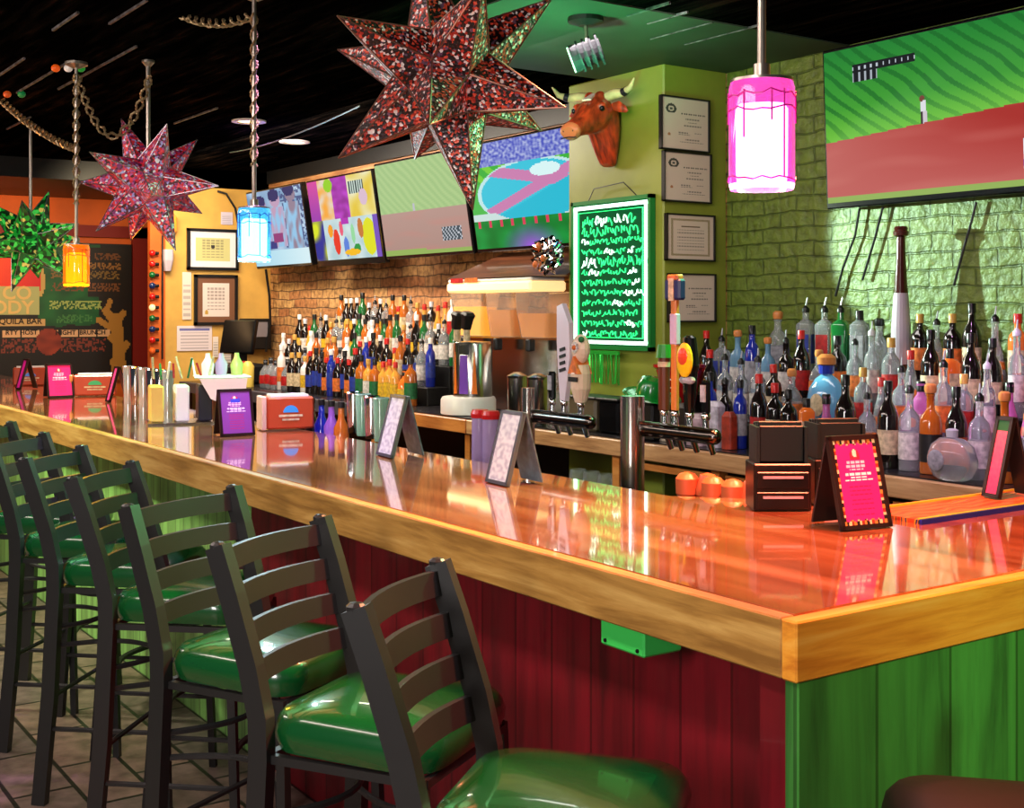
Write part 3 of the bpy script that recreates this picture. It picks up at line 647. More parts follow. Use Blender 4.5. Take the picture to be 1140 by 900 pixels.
# neon message board
a = W(636, 228, Y=2.53); b_ = W(722, 216, Y=2.53); z0 = W(640, 386, Y=2.53).z; zt = a.z; w = b_.x - a.x; h = zt - z0; cx = (a.x + b_.x) / 2
t = thing('neon_board', 'black message board with glowing white-green border and green scribbles on the pillar', 'neon sign', (cx, 2.545, (zt + z0) / 2))
MB().box((0, .008, 0), (w, .024, h), mat('dark_green_glass', (6, 44, 30), .06, coat=.8, emit=.12, ecol=(60, 220, 120)), bev=.003).build('panel', t)
M_nw = mat('neon_white_green', (214, 255, 230), .4, emit=3.2, ecol=(206, 255, 226)); M_ng = mat('neon_green', (40, 220, 110), .4, emit=2.2, ecol=(40, 226, 120)); M_nf = mat('green_frame', (10, 120, 50), .35)
def rect(w, h, y): return [(-w / 2, y, -h / 2), (w / 2, y, -h / 2), (w / 2, y, h / 2), (-w / 2, y, h / 2)]
mb = MB(); [mb.box((s * w / 2, .004, 0), (.02, .034, h + .02), M_nf) for s in (-1, 1)]; [mb.box((0, .004, s * h / 2), (w + .02, .034, .02), M_nf) for s in (-1, 1)]; mb.build('frame', t)
mb = MB(); W1 = w - .055; H1 = h - .055
[mb.box((s * W1 / 2, -.008, 0), (.018, .008, H1), M_nw) for s in (-1, 1)]; [mb.box((0, -.008, s * H1 / 2), (W1 + .018, .008, .018), M_nw) for s in (-1, 1)]; mb.build('border_tube', t)
mb = MB(); mb.tube(rect(W1 - .05, H1 - .05, -.008), .0035, M_ng, 5, True); random.seed(5)
rows = 12
for r_ in range(rows):
    z = H1 / 2 - .075 - r_ * (H1 - .12) / (rows - 1); x = -W1 / 2 + .06; big = r_ in (0, 1, 4)
    while x < W1 / 2 - .07:
        n = random.randint(3, 7); hh = .03 if big else .019; p1, p2, p3 = [random.uniform(0, 6) for _ in range(3)]; f = random.uniform(.8, 1.3)
        pts = [(x + k * .0035 + .006 * math.sin(k * .9 * f + p1), -.008, z + hh * .6 * math.sin(k * .75 * f + p2) + hh * .35 * math.sin(k * .31 + p3)) for k in range(n * 4)]
        mb.tube(pts, .0026, M_ng if random.random() < .75 else M_nw, 4); x += n * .014 + .010
mb.build('neon_scribbles', t)
mb = MB().tube([(-w * .3, .0, h / 2 + .005), (-w * .2, -.01, h / 2 + .07), (w * .18, -.01, h / 2 + .085), (w * .34, 0, h / 2 + .005)], .003, M_black, 5); mb.build('hanging_wire', t)
# ---- bull head
B = W(682, 150, Y=PY0); bx = B.x; bz = B.z
t = thing('bull_head', 'reddish brown bull head trophy with pale horns on the green pillar', 'bull head', (bx, PY0 - .01, bz), R(22)); t.scale = (.84, .84, .84)
M_hide = mat('reddish_hide', (206, 66, 30), .38, nz=.45, nscale=7, bump=.5, stretch=(6, 2, 1), coat=.3); M_horn = mat('pale_horn', (226, 200, 150), .35, nz=.25, nscale=10); M_hornt = mat('dark_horn_band', (24, 22, 34), .3)
def ell(c, ax, rx, rz, n=20, sq=1.0):
    """ellipse ring around axis ax through c"""
    c = Vector(c); ax = Vector(ax).normalized(); u = Vector((1, 0, 0)) - ax * ax.x; u.normalize(); w_ = u.cross(ax) * -1
    if w_.z < 0: w_ = -w_
    o = []
    for i in range(n):
        a = 2 * PI * i / n; ca_, sa = math.cos(a), math.sin(a); o.append(tuple(c + u * rx * ca_ * (1 - .12 * max(0, -sa)) + w_ * rz * sa))
    return o
mb = MB()
# neck and dewlap, from the wall forward then tapering down to a point
rings = [[(x * .04, -.02 + y * .03, -.205) for x, y in [(math.cos(2 * PI * i / 20), math.sin(2 * PI * i / 20)) for i in range(20)]]]
for z, rx, y0, y1 in ((-.19, .055, 0, -.075), (-.12, .075, 0, -.12), (-.05, .092, 0, -.155), (.02, .105, 0, -.20), (.08, .108, 0, -.24), (.13, .10, 0, -.25), (.165, .07, 0, -.21)):
    rings.append([(rx * math.cos(2 * PI * i / 20), (y0 + y1) / 2 + (y1 - y0) / 2 * -math.sin(2 * PI * i / 20) * -1, z) for i in range(20)])
mb.loft(rings, M_hide)
# head: from poll to muzzle
ax = Vector((0, -.86, -.42)).normalized(); hd = []
for s, rx, rz_, dz in ((-.07, .05, .05, .0), (-.05, .088, .088, 0), (0, .108, .105, 0), (.06, .112, .105, 0), (.12, .098, .095, -.003), (.18, .076, .080, -.002), (.24, .063, .066, 0), (.29, .060, .058, .0), (.33, .066, .056, 0), (.36, .064, .050, -.003), (.378, .044, .032, -.003)):
    c = Vector((0, -.17, .115)) + ax * s + Vector((0, 0, dz)); hd.append(ell(c, ax, rx, rz_))
mb.loft(hd, M_hide)
# brow ridges and cheek
for s in (-1, 1): mb.ball((s * .082, -.265, .135), .034, M_hide, 10, 7, (1, 1, .8)); mb.ball((s * .035, -.20, .205), .035, M_hide, 10, 7)
o = mb.build('head', t, smooth=True)
rm = o.modifiers.new('remesh', 'REMESH'); rm.mode = 'VOXEL'; rm.voxel_size = .010; rm.use_smooth_shade = True; sm = o.modifiers.new('smooth', 'SMOOTH'); sm.factor = .6; sm.iterations = 4
M_muz = mat('pinkish_muzzle', (196, 104, 66), .3); c = Vector((0, -.17, .115)) + ax * .36
mz = MB().loft([ell(c - ax * .015, ax, .0665, .0555), ell(c + ax * .004, ax, .066, .052), ell(c + ax * .02, ax, .05, .036)], M_muz); 
mz.build('muzzle', t, smooth=True)
mb = MB(); [mb.ball(c + ax * .014 + Vector((s * .032, 0, .014)), .014, M_black, 8, 6) for s in (-1, 1)]; mb.tube([c + ax * .018 + Vector((x, 0, -.024 - abs(x) * .1)) for x in (-.05, -.02, 0, .02, .05)], .004, M_black, 5); mb.build('nostrils', t)
for s in (-1, 1):
    MB().ball((s * .097, -.285, .115), .017, M_blackg, 10, 8).build('eye', t, smooth=True)
    pts = [(s * .06, -.17, .20), (s * .12, -.175, .215), (s * .19, -.19, .215), (s * .25, -.215, .235), (s * .285, -.235, .285)]
    MB().tube(pts, [.034, .031, .026, .017, .004], M_horn, 10).build('horn', t, smooth=True)
    MB().tube([pts[2], Vector(pts[2]).lerp(Vector(pts[3]), .45)], [.0275, .0235], M_hornt, 10).build('horn_band', t, smooth=True)
    e = MB(); e.loft([[(s * (.09 + .0), -.15 + .012 * math.cos(a), .145 + .02 * math.sin(a)) for a in [2 * PI * i / 10 for i in range(10)]], [(s * (.14), -.15 + .016 * math.cos(a), .14 + .036 * math.sin(a)) for a in [2 * PI * i / 10 for i in range(10)]], [(s * (.185), -.155 + .01 * math.cos(a), .12 + .022 * math.sin(a)) for a in [2 * PI * i / 10 for i in range(10)]], [(s * (.205), -.16 + .002 * math.cos(a), .108 + .003 * math.sin(a)) for a in [2 * PI * i / 10 for i in range(10)]]], M_hide); e.build('ear', t, smooth=True)
MB().prism([(-.03, -.05), (.03, -.05), (.012, .05), (-.012, .055)], .012, mat('white_blaze', (232, 206, 200), .4), Matrix.Translation((0, -.262, .20)) @ Matrix.Rotation(R(-62), 4, 'X')).build('blaze', t, label='white blaze on the forehead')
# ------------------------------------------------------------------ yellow wall frames and notes
def doc_frame(label, box, fc, mat_c, pc, fw=.025, mw=.05, seal=True, X=-8.985):
    x0, y0, x1, y1 = box; a = W(x0, y0, X=X); b_ = W(x1, y0, X=X); zb = W((x0 + x1) / 2, y1, X=X).z; w = b_.y - a.y; h = (a.z + b_.z) / 2 - zb
    t = thing('framed_document', label, 'framed document', (X + .006, (a.y + b_.y) / 2, zb + h / 2), PI / 2, 'framed documents on the yellow wall')
    mb = MB()
    for s in (-1, 1): mb.box((s * (w / 2 - fw / 2), .002, 0), (fw, .03, h), fc); mb.box((0, .002, s * (h / 2 - fw / 2)), (w, .03, fw), fc)
    mb.build('frame', t)
    def f(u, v):
        du = min(u, 1 - u) * (w - 2 * fw); dv = min(v, 1 - v) * (h - 2 * fw)
        if min(du, dv) < mw: return mat_c
        if seal and math.hypot(u - .5, v - .58) < .05: return (40, 36, 40)
        if not seal and math.hypot(u - .25, v - .22) < .05: return (190, 150, 60)
        if int(v * 26) % 2 and .28 < u < .72 and .25 < v < .8 and int(u * 37) % 4: return mixc(pc, (60, 50, 50), .35)
        return pc
    painted('document', w - 2 * fw, h - 2 * fw, 48, 40, f, PM_print, t, (0, .0, 0)); return t
doc_frame('upper black framed document with white mat and gold page on the yellow wall', (208, 255, 265, 301), M_black, (226, 220, 226), (196, 190, 130))
doc_frame('lower black framed certificate with brown mat on the yellow wall', (216, 306, 264, 362), M_black, (120, 78, 54), (222, 206, 200), seal=False)
def sheet(label, box, col, X=-8.99, lines=8, head=None):
    x0, y0, x1, y1 = box; a = W(x0, y0, X=X); b_ = W(x1, y0, X=X); zb = W(x0, y1, X=X).z; w = b_.y - a.y; h = a.z - zb
    t = thing('paper_notice', label, 'paper notice', (X, (a.y + b_.y) / 2, zb + h / 2), PI / 2, 'paper notices on the yellow wall')
    MB().box((0, .001, 0), (w, .002, h), M_paper).build('backing', t)
    painted('print', w, h, 30, 30, lambda u, v: (head if head and .8 < v < .9 and .08 < u < .92 else (mixc(col, (90, 80, 90), .3) if int(v * lines * 2) % 2 and .1 < u < .9 and v < .78 else col)), PM_print, t, (0, -.001, 0))
sheet('large white notice sheet with blue heading low on the yellow wall', (197, 363, 236, 391), (226, 210, 214), head=(110, 110, 170))
sheet('narrow white notice strip left of the lower framed certificate', (203, 303, 213, 356), (222, 206, 196))
sheet('small white card at the top right of the yellow wall', (246, 236, 259, 250), (200, 190, 210))
sheet('small white slip beside the large notice sheet', (237, 375, 243, 398), (228, 214, 206))
sheet('tall curled white slip right of the large notice', (248, 378, 258, 404), (224, 214, 206))
# wall phone terminal
a = W(284, 372, X=-8.93); t = thing('wall_terminal', 'black wall-mounted order terminal with grey screen beside the brick', 'terminal', (-8.93, a.y, a.z), PI / 2)
MB().box((0, -.0, 0), (.26, .12, .27), M_black, bev=.01).build('housing', t); MB().box((.02, -.062, .04), (.14, .006, .13), mat('grey_screen', (130, 122, 128), .2)).build('screen', t)
# sconce and string of bulbs on the orange jamb
p = W(190, 250, X=-8.97); t = thing('wall_sconce', 'small glowing orange wall lamp at the top of the orange jamb', 'wall lamp', p)
MB().lathe([(.02, -.09), (.05, -.05), (.05, .06), (.02, .09)], mat('amber_sconce_glass', (255, 150, 50), .4, emit=1.2, ecol=(255, 140, 40)), 14).build('glass_shade', t, smooth=True); MB().ball((.0, 0, .045), .035, mat('sconce_hot', (255, 240, 170), .4, emit=4, ecol=(255, 230, 150))).build('bulb', t)
p = W(186, 290, X=-8.97); o = MB().loft([rrect(.12, .08, .02, 3, .09), rrect(.12, .08, .02, 3, 0), rrect(.07, .05, .015, 3, -.09)], mat('frosted_pale_plastic', (190, 176, 190), .4)).build('paper_cup', None, p); tag(o, 'pale tapered paper cup dispenser high on the orange jamb', 'dispenser')
cols = [('red', (190, 20, 16)), ('red', (200, 30, 20)), ('green', (6, 90, 40)), ('blue', (16, 40, 90)), ('red', (200, 30, 22)), ('white', (250, 210, 150)), ('green', (10, 100, 50)), ('blue', (16, 60, 90)), ('red', (210, 40, 24)), ('orange', (220, 90, 30))]
x_w = W(176, 300, X=-8.97); mb = MB(); zz0 = W(176, 262, X=-8.97).z; zz1 = W(176, 400, X=-8.97).z
tag(MB().cyl((0, 0, 0), (0, 0, zz1 - zz0), .008, m=M_black).build('light_string_wire', None, (-8.965, x_w.y + .035, zz0)), 'black wire of the bulb string down the orange jamb', 'wire')
for i, (nm, cl) in enumerate(cols):
    q = W(169.5, 282 + i * 12.1, X=-8.96); bt_ = thing('string_bulb', '%s bulb, %s from the top of the string on the orange jamb' % (nm, ORD[i]), 'bulb', (q.x, q.y, q.z), group='bulbs on the orange jamb')
    MB().ball((0, 0, 0), .028, mat('bulb_glass_' + nm, cl, .15, coat=.5, emit=(.9 if nm == 'white' else .12), ecol=cl), 10, 7).build('glass', bt_, smooth=True); MB().cyl((0, .02, 0), (0, .055, 0), .014, m=M_black).build('socket', bt_)
# ------------------------------------------------------------------ mural on the far wall
Xm = -10.66; A = W(0, 268, X=Xm); Bm = W(146, 268, X=Xm); zb = W(60, 425, X=Xm).z; y0 = A.y - .75; w = Bm.y - y0; zt = A.z; h = zt - zb
t = thing('mural_board', 'dark painted mural board with green patch, red dome and yellow coral shape', 'mural', (Xm, y0 + w / 2, zb + h / 2), PI / 2)
MB().box((0, .004, 0), (w, .03, h), M_black).build('board', t)
def mural(u, v):
    x = u * w; y = v * h; c = (22, 16, 14); px = (u * w - .75) / (w - .75) * 146; py = 268 + (1 - v) * 157
    if 40 < px < 108 + 6 * nz(u, v, 12) and 270 < py < 362 + 5 * nz(u, v, 16, 3): c = mixc((10, 70, 34), (20, 96, 44), .5 + nz(u, v, 14))
    if 96 < px < 138 and 272 < py < 330: c = (26, 18, 12)
    for (yy, a, b_, cl) in ((283, 104, 134, (110, 66, 30)), (294, 96, 134, (140, 96, 44)), (304, 54, 132, (120, 92, 40)), (318, 54, 134, (116, 70, 34)), (339, 52, 112, (150, 170, 90)), (354, 60, 100, (60, 120, 60))):
        if a < px < b_ and abs(py - yy) < 4.5 and nz(px * .42, py * .42, 1, 3) > -.02: c = cl
    if (px - 4) ** 2 / 40 ** 2 + (py - 312) ** 2 / 42 ** 2 < 1 and py < 345: c = mixc((236, 70, 20), (206, 24, 34), (px + (py - 280) * .6) / 60)
    if 40 ** 2 < ((px - 4) ** 2 + ((py - 312) * .97) ** 2) < 44 ** 2 and py < 330 and px > 0: c = (190, 160, 90)
    if px < 42 and 318 < py < 350: c = (170, 178, 120)
    if -30 < px < 48 and 354 < py < 362: c = (196, 160, 104)
    if 0 < px < 120 and 367 < py < 374 and int(px / 21) * 21 + 2 < px: c = (216, 170, 128) 
    if 0 < px < 116 and 376 < py < 392 and not (38 < px < 66) and nz(px * .35, py * .3, 1, 9) > 0: c = (120, 50, 36)
    if ((px - 52) / 14) ** 2 + ((py - 380) / 15) ** 2 < 1: c = mixc((150, 56, 34), (110, 36, 24), .5 + nz(u, v, 20, 8))
    # coral / tree shape
    for (ax_, ay, bx_, by, r_) in ((132, 405, 128, 355, 7), (130, 365, 116, 345, 4.5), (117, 346, 121, 334, 3), (128, 360, 136, 348, 4), (124, 366, 108, 356, 3.5), (130, 385, 122, 376, 4), (132, 396, 140, 384, 4), (130, 405, 134, 425, 9)):
        dx, dy = bx_ - ax_, by - ay; tt = max(0, min(1, ((px - ax_) * dx + (py - ay) * dy) / (dx * dx + dy * dy)))
        if math.hypot(px - ax_ - tt * dx, py - ay - tt * dy) < r_: c = (170, 122, 50)
    return c
painted('painting', w, h, 150, 100, mural, PM_print, t, (0, -.014, 0))
def onmural(px, py): q = W(px, py, X=Xm + .02); return (q.y - (y0 + w / 2), -.018, q.z - (zb + h / 2))
Mtx = mat('cream_lettering', (220, 190, 120), .5); Mtg = mat('green_lettering', (30, 90, 50), .5)
for tx, px, py, sz, m_ in (('CO', 19, 327, .17, Mtx), ('ODY', 14, 343, .17, Mtx), ('QUILA BAR', 23, 358, .075, M_black), ('NIGHT  BRUNCH', 90, 370.5, .06, M_black), ('RTY HOST', 24, 370.5, .06, M_black)):
    lettering(tx, sz, m_, t, onmural(px, py), 'lettering', .004 if sz > .1 else .001)
# ================================================================== bottles
def glassm(nm, col, tr=.9, rough=.03): return mat('glass_' + nm, col, rough, trans=tr, ior=1.3, spec=.7)
def solid(nm, col, rough=.15, coat=.6): return mat('fill_' + nm, col, rough, coat=coat)
GL = {'clear': glassm('clear', (236, 240, 246), .82), 'amber': solid('amber', (178, 92, 26), .1), 'dark': solid('dark', (22, 16, 14), .1), 'green': solid('green', (24, 96, 44), .1), 'blue': solid('blue', (28, 44, 150), .1),
      'pale blue': glassm('pale_blue', (150, 200, 236), .6), 'pink': glassm('pink', (226, 130, 200), .5), 'gold': solid('gold', (214, 150, 60), .1), 'red': solid('red', (170, 30, 24), .1), 'white': solid('white', (226, 220, 214), .3), 'violet': glassm('violet', (180, 120, 220), .5), 'orange': solid('orange', (226, 110, 40), .12)}
LBL = {'white': (228, 220, 214), 'cream': (224, 200, 160), 'orange': (232, 120, 50), 'red': (190, 30, 30), 'black': (24, 22, 24), 'yellow': (226, 180, 40), 'blue': (40, 60, 160), 'silver': (170, 168, 176), 'green': (30, 110, 60)}
for k_, v_ in LBL.items(): mat('label_' + k_, v_, .45, nz=.25, nscale=55)
CAPC = {'black': (16, 15, 16), 'red': (190, 30, 26), 'gold': (196, 150, 70), 'white': (230, 224, 220), 'cork': (206, 130, 70), 'silver': (190, 190, 196)}
for k_, v_ in CAPC.items(): mat('cap_' + k_, v_, .3)
SH = {  # profile, neck radius, height of neck top, label z-range, radius
 'round': ([(.036, 0), (.038, .006), (.038, .17), (.033, .195), (.016, .215), (.0135, .225), (.0135, .262), (.015, .264), (.015, .272)], .0385, (.04, .135), .272),
 'slim': ([(.030, 0), (.032, .005), (.032, .20), (.027, .225), (.014, .245), (.013, .30), (.0145, .302), (.0145, .308)], .0325, (.06, .16), .308),
 'squat': ([(.042, 0), (.046, .01), (.048, .07), (.043, .125), (.026, .155), (.015, .17), (.014, .20), (.017, .202), (.017, .21)], .0472, (.035, .10), .21),
 'flared': ([(.045, 0), (.046, .006), (.038, .07), (.030, .12), (.022, .15), (.0145, .18), (.0135, .235), (.016, .237), (.016, .245)], .0395, (.055, .085), .245),
 'wine': ([(.037, 0), (.038, .006), (.038, .185), (.030, .215), (.015, .245), (.0135, .30), (.0155, .302), (.0155, .31)], .0385, (.05, .14), .31)}
MC = {}
def part_mesh(kind, part, m, extra=None):
    key = (kind, part, m.name, extra)
    if key in MC: return MC[key]
    mb = MB()
    if kind == 'square':
        nh = .25
        if part == 'glass_body':
            mb.loft([rrect(.066, .066, .01, 2, z) for z in (0, .2)] + [rrect(.05, .05, .015, 2, .212), rrect(.027, .027, .0134, 2, .222), rrect(.027, .027, .0134, 2, nh)], m)
        elif part == 'label': mb.box((0, -.0335, .10), (.05, .002, .12), m); mb.box((.0335, 0, .10), (.002, .05, .12), m)
        top = nh
    else:
        pr, lr, lz, nh = SH[kind]; top = nh
        if part == 'glass_body': mb.lathe(pr, m, 14)
        elif part == 'label':
            r = lambda z: [p[0] + (q[0] - p[0]) * (z - p[1]) / (q[1] - p[1]) for p, q in zip(pr, pr[1:]) if p[1] <= z <= q[1]][0] + .0008
            zs = [lz[0] + (lz[1] - lz[0]) * i / 3 for i in range(4)]; mb.lathe([(r(z), z) for z in zs], m, 14, cap=False)
    if part == 'cap':
        if extra == 'pourer': mb.lathe([(.016, top), (.016, top + .016), (.011, top + .022), (.0045, top + .03)], m, 10); mb.cyl((0, 0, top + .026), (.008, 0, top + .062), .0042, .003, MATS['cap_silver'], 6)
        elif extra == 'cork': mb.lathe([(.012, top), (.018, top + .002), (.021, top + .012), (.02, top + .028), (.012, top + .034)], m, 10)
        else: mb.lathe([(.0165, top - .03), (.0165, top + .006), (.0145, top + .009)], m, 10)
    me = mb.mesh(part, part != 'label' or True); MC[key] = me; return me
HT = lambda k: .25 if k == 'square' else SH[k][3]
def bottle(label, group, loc, kind, glass, lab, cap, capk, s=1.0, rz=0, name='liquor_bottle'):
    t = thing(name, label, 'bottle', loc, rz, group); t.scale = (s, s, s)
    link('glass_body', part_mesh(kind, 'glass_body', GL[glass]), t)
    if lab: link('label', part_mesh(kind, 'label', MATS['label_' + lab]), t)
    link('cap', part_mesh(kind, 'cap', MATS['cap_' + cap], capk), t)
    return t
KW = {'round': 'round-shouldered', 'slim': 'tall slim', 'squat': 'squat', 'flared': 'flare-based', 'wine': 'long-necked', 'square': 'square'}
def row(cluster, tier, xs, y, z, group, palette, seed, s=(.92, 1.08), jy=.008):
    random.seed(seed); n = len(xs)
    for i, x in enumerate(xs):
        kind, glass, lab, cap, capk = random.choice(palette); sc = random.uniform(*s)
        pos = '%s from the left' % ORD[i] if i < len(ORD) else 'last'
        lb = '%s %s bottle, %s, %s, %s' % (KW[kind], glass, pos, tier, cluster)
        bottle(lb, group, (x, y + random.uniform(-jy, jy), z), kind, glass, lab, cap, capk, sc, random.uniform(-.3, .3) - .5)
# stepped risers
def riser(name, label, x0, x1, steps, m, led=None):
    t = thing(name, label, 'bottle riser', ((x0 + x1) / 2, steps[0][0], CZ)); w = x1 - x0
    for ya, yb, z in steps:
        MB().box((0, (ya + yb) / 2 - steps[0][0], (z - CZ) / 2 - .0005), (w, yb - ya, z - CZ - .001), m, bev=.002).build('step', t)
    return t
RS = [(2.42, 2.60, 1.07), (2.60, 2.78, 1.17), (2.78, 2.95, 1.285)]
riser('bottle_riser', 'dark stepped riser under the right-hand liquor bottles', -3.2, -.9, RS, M_black)
LS = [(2.46, 2.62, 1.09), (2.62, 2.79, 1.22), (2.79, 2.95, 1.37)]
riser('bottle_riser', 'dark stepped riser under the left-hand bottles by the brick wall', -7.95, -5.35, LS, M_black)
# right cluster palettes: warm/pink to the right, blue/clear to the left
PAL_L = [('round', 'dark', 'white', 'black', 'pourer'), ('slim', 'blue', 'silver', 'black', 'cap'), ('round', 'dark', 'cream', 'red', 'cap'), ('wine', 'dark', 'red', 'red', 'cap'), ('squat', 'pale blue', 'white', 'silver', 'cap'), ('square', 'clear', 'blue', 'black', 'pourer')]
PAL_M = [('squat', 'clear', 'orange', 'cork', 'cork'), ('round', 'clear', 'white', 'black', 'pourer'), ('square', 'clear', 'silver', 'black', 'cap'), ('round', 'pale blue', 'white', 'cork', 'cork'), ('wine', 'dark', 'orange', 'black', 'cap'), ('round', 'orange', 'black', 'red', 'cap')]
PAL_R = [('round', 'clear', 'orange', 'black', 'pourer'), ('flared', 'clear', 'orange', 'red', 'cap'), ('squat', 'pink', 'white', 'black', 'cap'), ('round', 'clear', 'red', 'gold', 'cap'), ('wine', 'dark', 'cream', 'black', 'cap'), ('slim', 'clear', 'white', 'silver', 'pourer'), ('square', 'orange', 'cream', 'black', 'cap'), ('round', 'amber', 'black', 'cork', 'cork'), ('flared', 'pink', 'red', 'black', 'cap'), ('round', 'dark', 'orange', 'black', 'cap')]
def seg(x0, x1, n): return [x0 + (x1 - x0) * (i + .5) / n for i in range(n)]
GR = 'liquor bottles on the right back bar'
row('green wall side', 'counter level, left part', seg(-2.72, -2.22, 5), 2.33, CZ, GR, PAL_L, 1)
row('green wall side', 'counter level, right part', seg(-2.22, -1.02, 12), 2.30, CZ, GR, PAL_M + PAL_R, 12)
bqx = W(922, 420, Y=2.5).x
row('green wall side', 'lowest step, left part', [x for x in seg(-2.90, -2.30, 6) if abs(x - bqx) > .13], 2.51, 1.07, GR, PAL_L + PAL_M, 3)
row('green wall side', 'lowest step, right part', [x for x in seg(-2.30, -1.05, 13) if abs(x - bqx) > .13], 2.51, 1.07, GR, PAL_R, 4)
row('green wall side', 'middle step, left part', seg(-3.12, -2.30, 8), 2.69, 1.17, GR, PAL_M + PAL_L, 5)
row('green wall side', 'middle step, right part', seg(-2.30, -1.05, 13), 2.69, 1.17, GR, PAL_R, 6)
row('green wall side', 'top step, right part', [-1.955, -1.87, -1.79, -1.70, -1.60, -1.50, -1.38, -1.28, -1.18, -1.08], 2.865, 1.285, GR, [('flared', 'clear', 'orange', 'black', 'pourer'), ('round', 'dark', 'orange', 'gold', 'cap'), ('flared', 'gold', 'orange', 'black', 'pourer'), ('wine', 'dark', 'cream', 'black', 'cap'), ('round', 'orange', 'cream', 'red', 'cap')], 8)
# hero bottles on the top step, left part
def hx(px, y=2.865): return W(px, 380, Y=y).x
bottle('squat clear decanter bottle with cork ball stopper, top step far left', GR, (hx(866), 2.865, 1.285), 'squat', 'clear', 'silver', 'cork', 'cork', 1.18)
for px, gl, lb_, d in ((897, 'clear', 'blue', 'tall square clear bottle with blue oval label and silver pourer'), (918, 'clear', 'red', 'tall square bottle with red label beside the blue-labelled one'), (936, 'green', 'green', 'tall square green bottle with silver pourer on the top step'), (957, 'clear', 'silver', 'tall square bottle with silver diamond label and black cap, top step')):
    b_ = bottle(d, GR, (hx(px), 2.865, 1.285), 'square', gl, lb_, 'black', 'cap' if px == 957 else 'pourer', 1.12, .35)
bottle('squat green-tinted bottle with black stopper left of the tall bat-shaped bottle', GR, (hx(979), 2.865, 1.285), 'squat', 'clear', None, 'black', 'cork', 1.05)
# tall bat bottle
q = W(1005, 380, Y=2.70); zt = W(1005, 252, Y=2.865).z; x = hx(1003)
t = thing('bat_bottle', 'very tall dark brown bat-shaped bottle rising above all others', 'bottle', (x, 2.865, 1.285)); hh = zt - 1.285
mdk = mat('oxblood_glass', (62, 22, 18), .15, coat=.6)
MB().lathe([(.042, 0), (.043, .02), (.040, hh * .35), (.028, hh * .6), (.020, hh * .8), (.018, hh * .93)], mdk, 18).build('glass_body', t, smooth=True)
MB().lathe([(.022, hh * .93), (.031, hh * .94), (.033, hh * .965), (.027, hh * .975), (.03, hh * .985), (.024, hh)], mat('cap_oxblood', (70, 26, 22), .2, coat=.5), 16).build('cap', t, smooth=True)
MB().lathe([(.0425, .06), (.0405, hh * .34), (.030, hh * .56)], mat('lilac_label', (176, 160, 176), .4), 18, cap=False, T=Matrix.Rotation(0, 4, 'Z')).build('label', t)
# big blue round bottle
q = W(922, 400, Y=2.33); 
def hero(name, label, px, py, y, prof, g, cap, capc, lab=None, s=1.0):
    q = W(px, py, Y=y); t = thing(name, label, 'bottle', (q.x, y, q.z if q.z > CZ else CZ)); t.scale = (s, s, s)
    return t
t = thing('round_blue_bottle', 'large round pale blue bottle with cork top and oval white label', 'bottle', (bqx, 2.49, 1.07)); t.scale = (1.12, 1.12, 1.12)
MB().lathe([(.05, 0), (.066, .015), (.086, .07), (.088, .11), (.076, .16), (.05, .195), (.026, .21), (.024, .245)], mat('ice_blue_glass', (120, 190, 236), .08, trans=.35, coat=.5), 20, T=Matrix.Diagonal((1, .6, 1, 1))).build('glass_body', t, smooth=True)
MB().lathe([(.028, .215), (.03, .245), (.02, .25)], mat('blue_neck_band', (30, 50, 160), .3), 14).build('neck_band', t); MB().lathe([(.02, .245), (.034, .25), (.036, .275), (.02, .288)], MATS['cap_cork'], 14).build('stopper', t, smooth=True)
MB().ball((0, -.055, .10), .033, MATS['label_cream'], 14, 8, (1, .12, 1.3)).build('label', t)
t = thing('round_clear_bottle', 'big round clear bottle with grey oval label at the counter edge, right side', 'bottle', (W(1058, 505, Y=2.19).x, 2.2, CZ))
MB().lathe([(.055, 0), (.075, .01), (.098, .05), (.1, .075), (.085, .12), (.05, .145), (.02, .15)], glassm('clear', (236, 240, 246)), 22, T=Matrix.Diagonal((1, .5, 1, 1))).build('glass_body', t, smooth=True); MB().ball((-.03, -.052, .07), .034, MATS['label_silver'], 14, 8, (1, .12, 1.1)).build('label', t); MB().lathe([(.02, .15), (.022, .175), (.012, .18)], MATS['cap_silver']).build('cap', t)
# ------------------------------------------------------------------ left cluster
PB = [('round', 'clear', 'white', 'black', 'pourer'), ('slim', 'amber', 'cream', 'black', 'cap'), ('round', 'dark', 'white', 'silver', 'cap'), ('wine', 'dark', 'yellow', 'white', 'cap'), ('square', 'clear', 'black', 'black', 'pourer'), ('round', 'amber', 'orange', 'gold', 'cap'), ('slim', 'green', 'white', 'black', 'cap'), ('round', 'white', 'red', 'white', 'cap'), ('flared', 'gold', 'white', 'red', 'cap')]
PBB = [('slim', 'dark', 'blue', 'black', 'cap'), ('wine', 'dark', 'blue', 'red', 'cap'), ('wine', 'dark', 'red', 'black', 'cap'), ('slim', 'blue', 'blue', 'white', 'cap'), ('round', 'dark', 'orange', 'red', 'cap')]
PBG = [('round', 'gold', 'yellow', 'red', 'cap'), ('squat', 'orange', 'yellow', 'black', 'cap'), ('round', 'amber', 'green', 'black', 'cap'), ('round', 'gold', 'white', 'gold', 'cap'), ('wine', 'gold', 'orange', 'red', 'cap')]
PBW = [('round', 'white', 'yellow', 'gold', 'cap'), ('squat', 'clear', 'red', 'black', 'cap'), ('slim', 'white', 'orange', 'white', 'cap'), ('round', 'dark', 'cream', 'gold', 'cap')]
GL_ = 'bottles stepped up against the left brick wall'; cn = 'brick wall side'
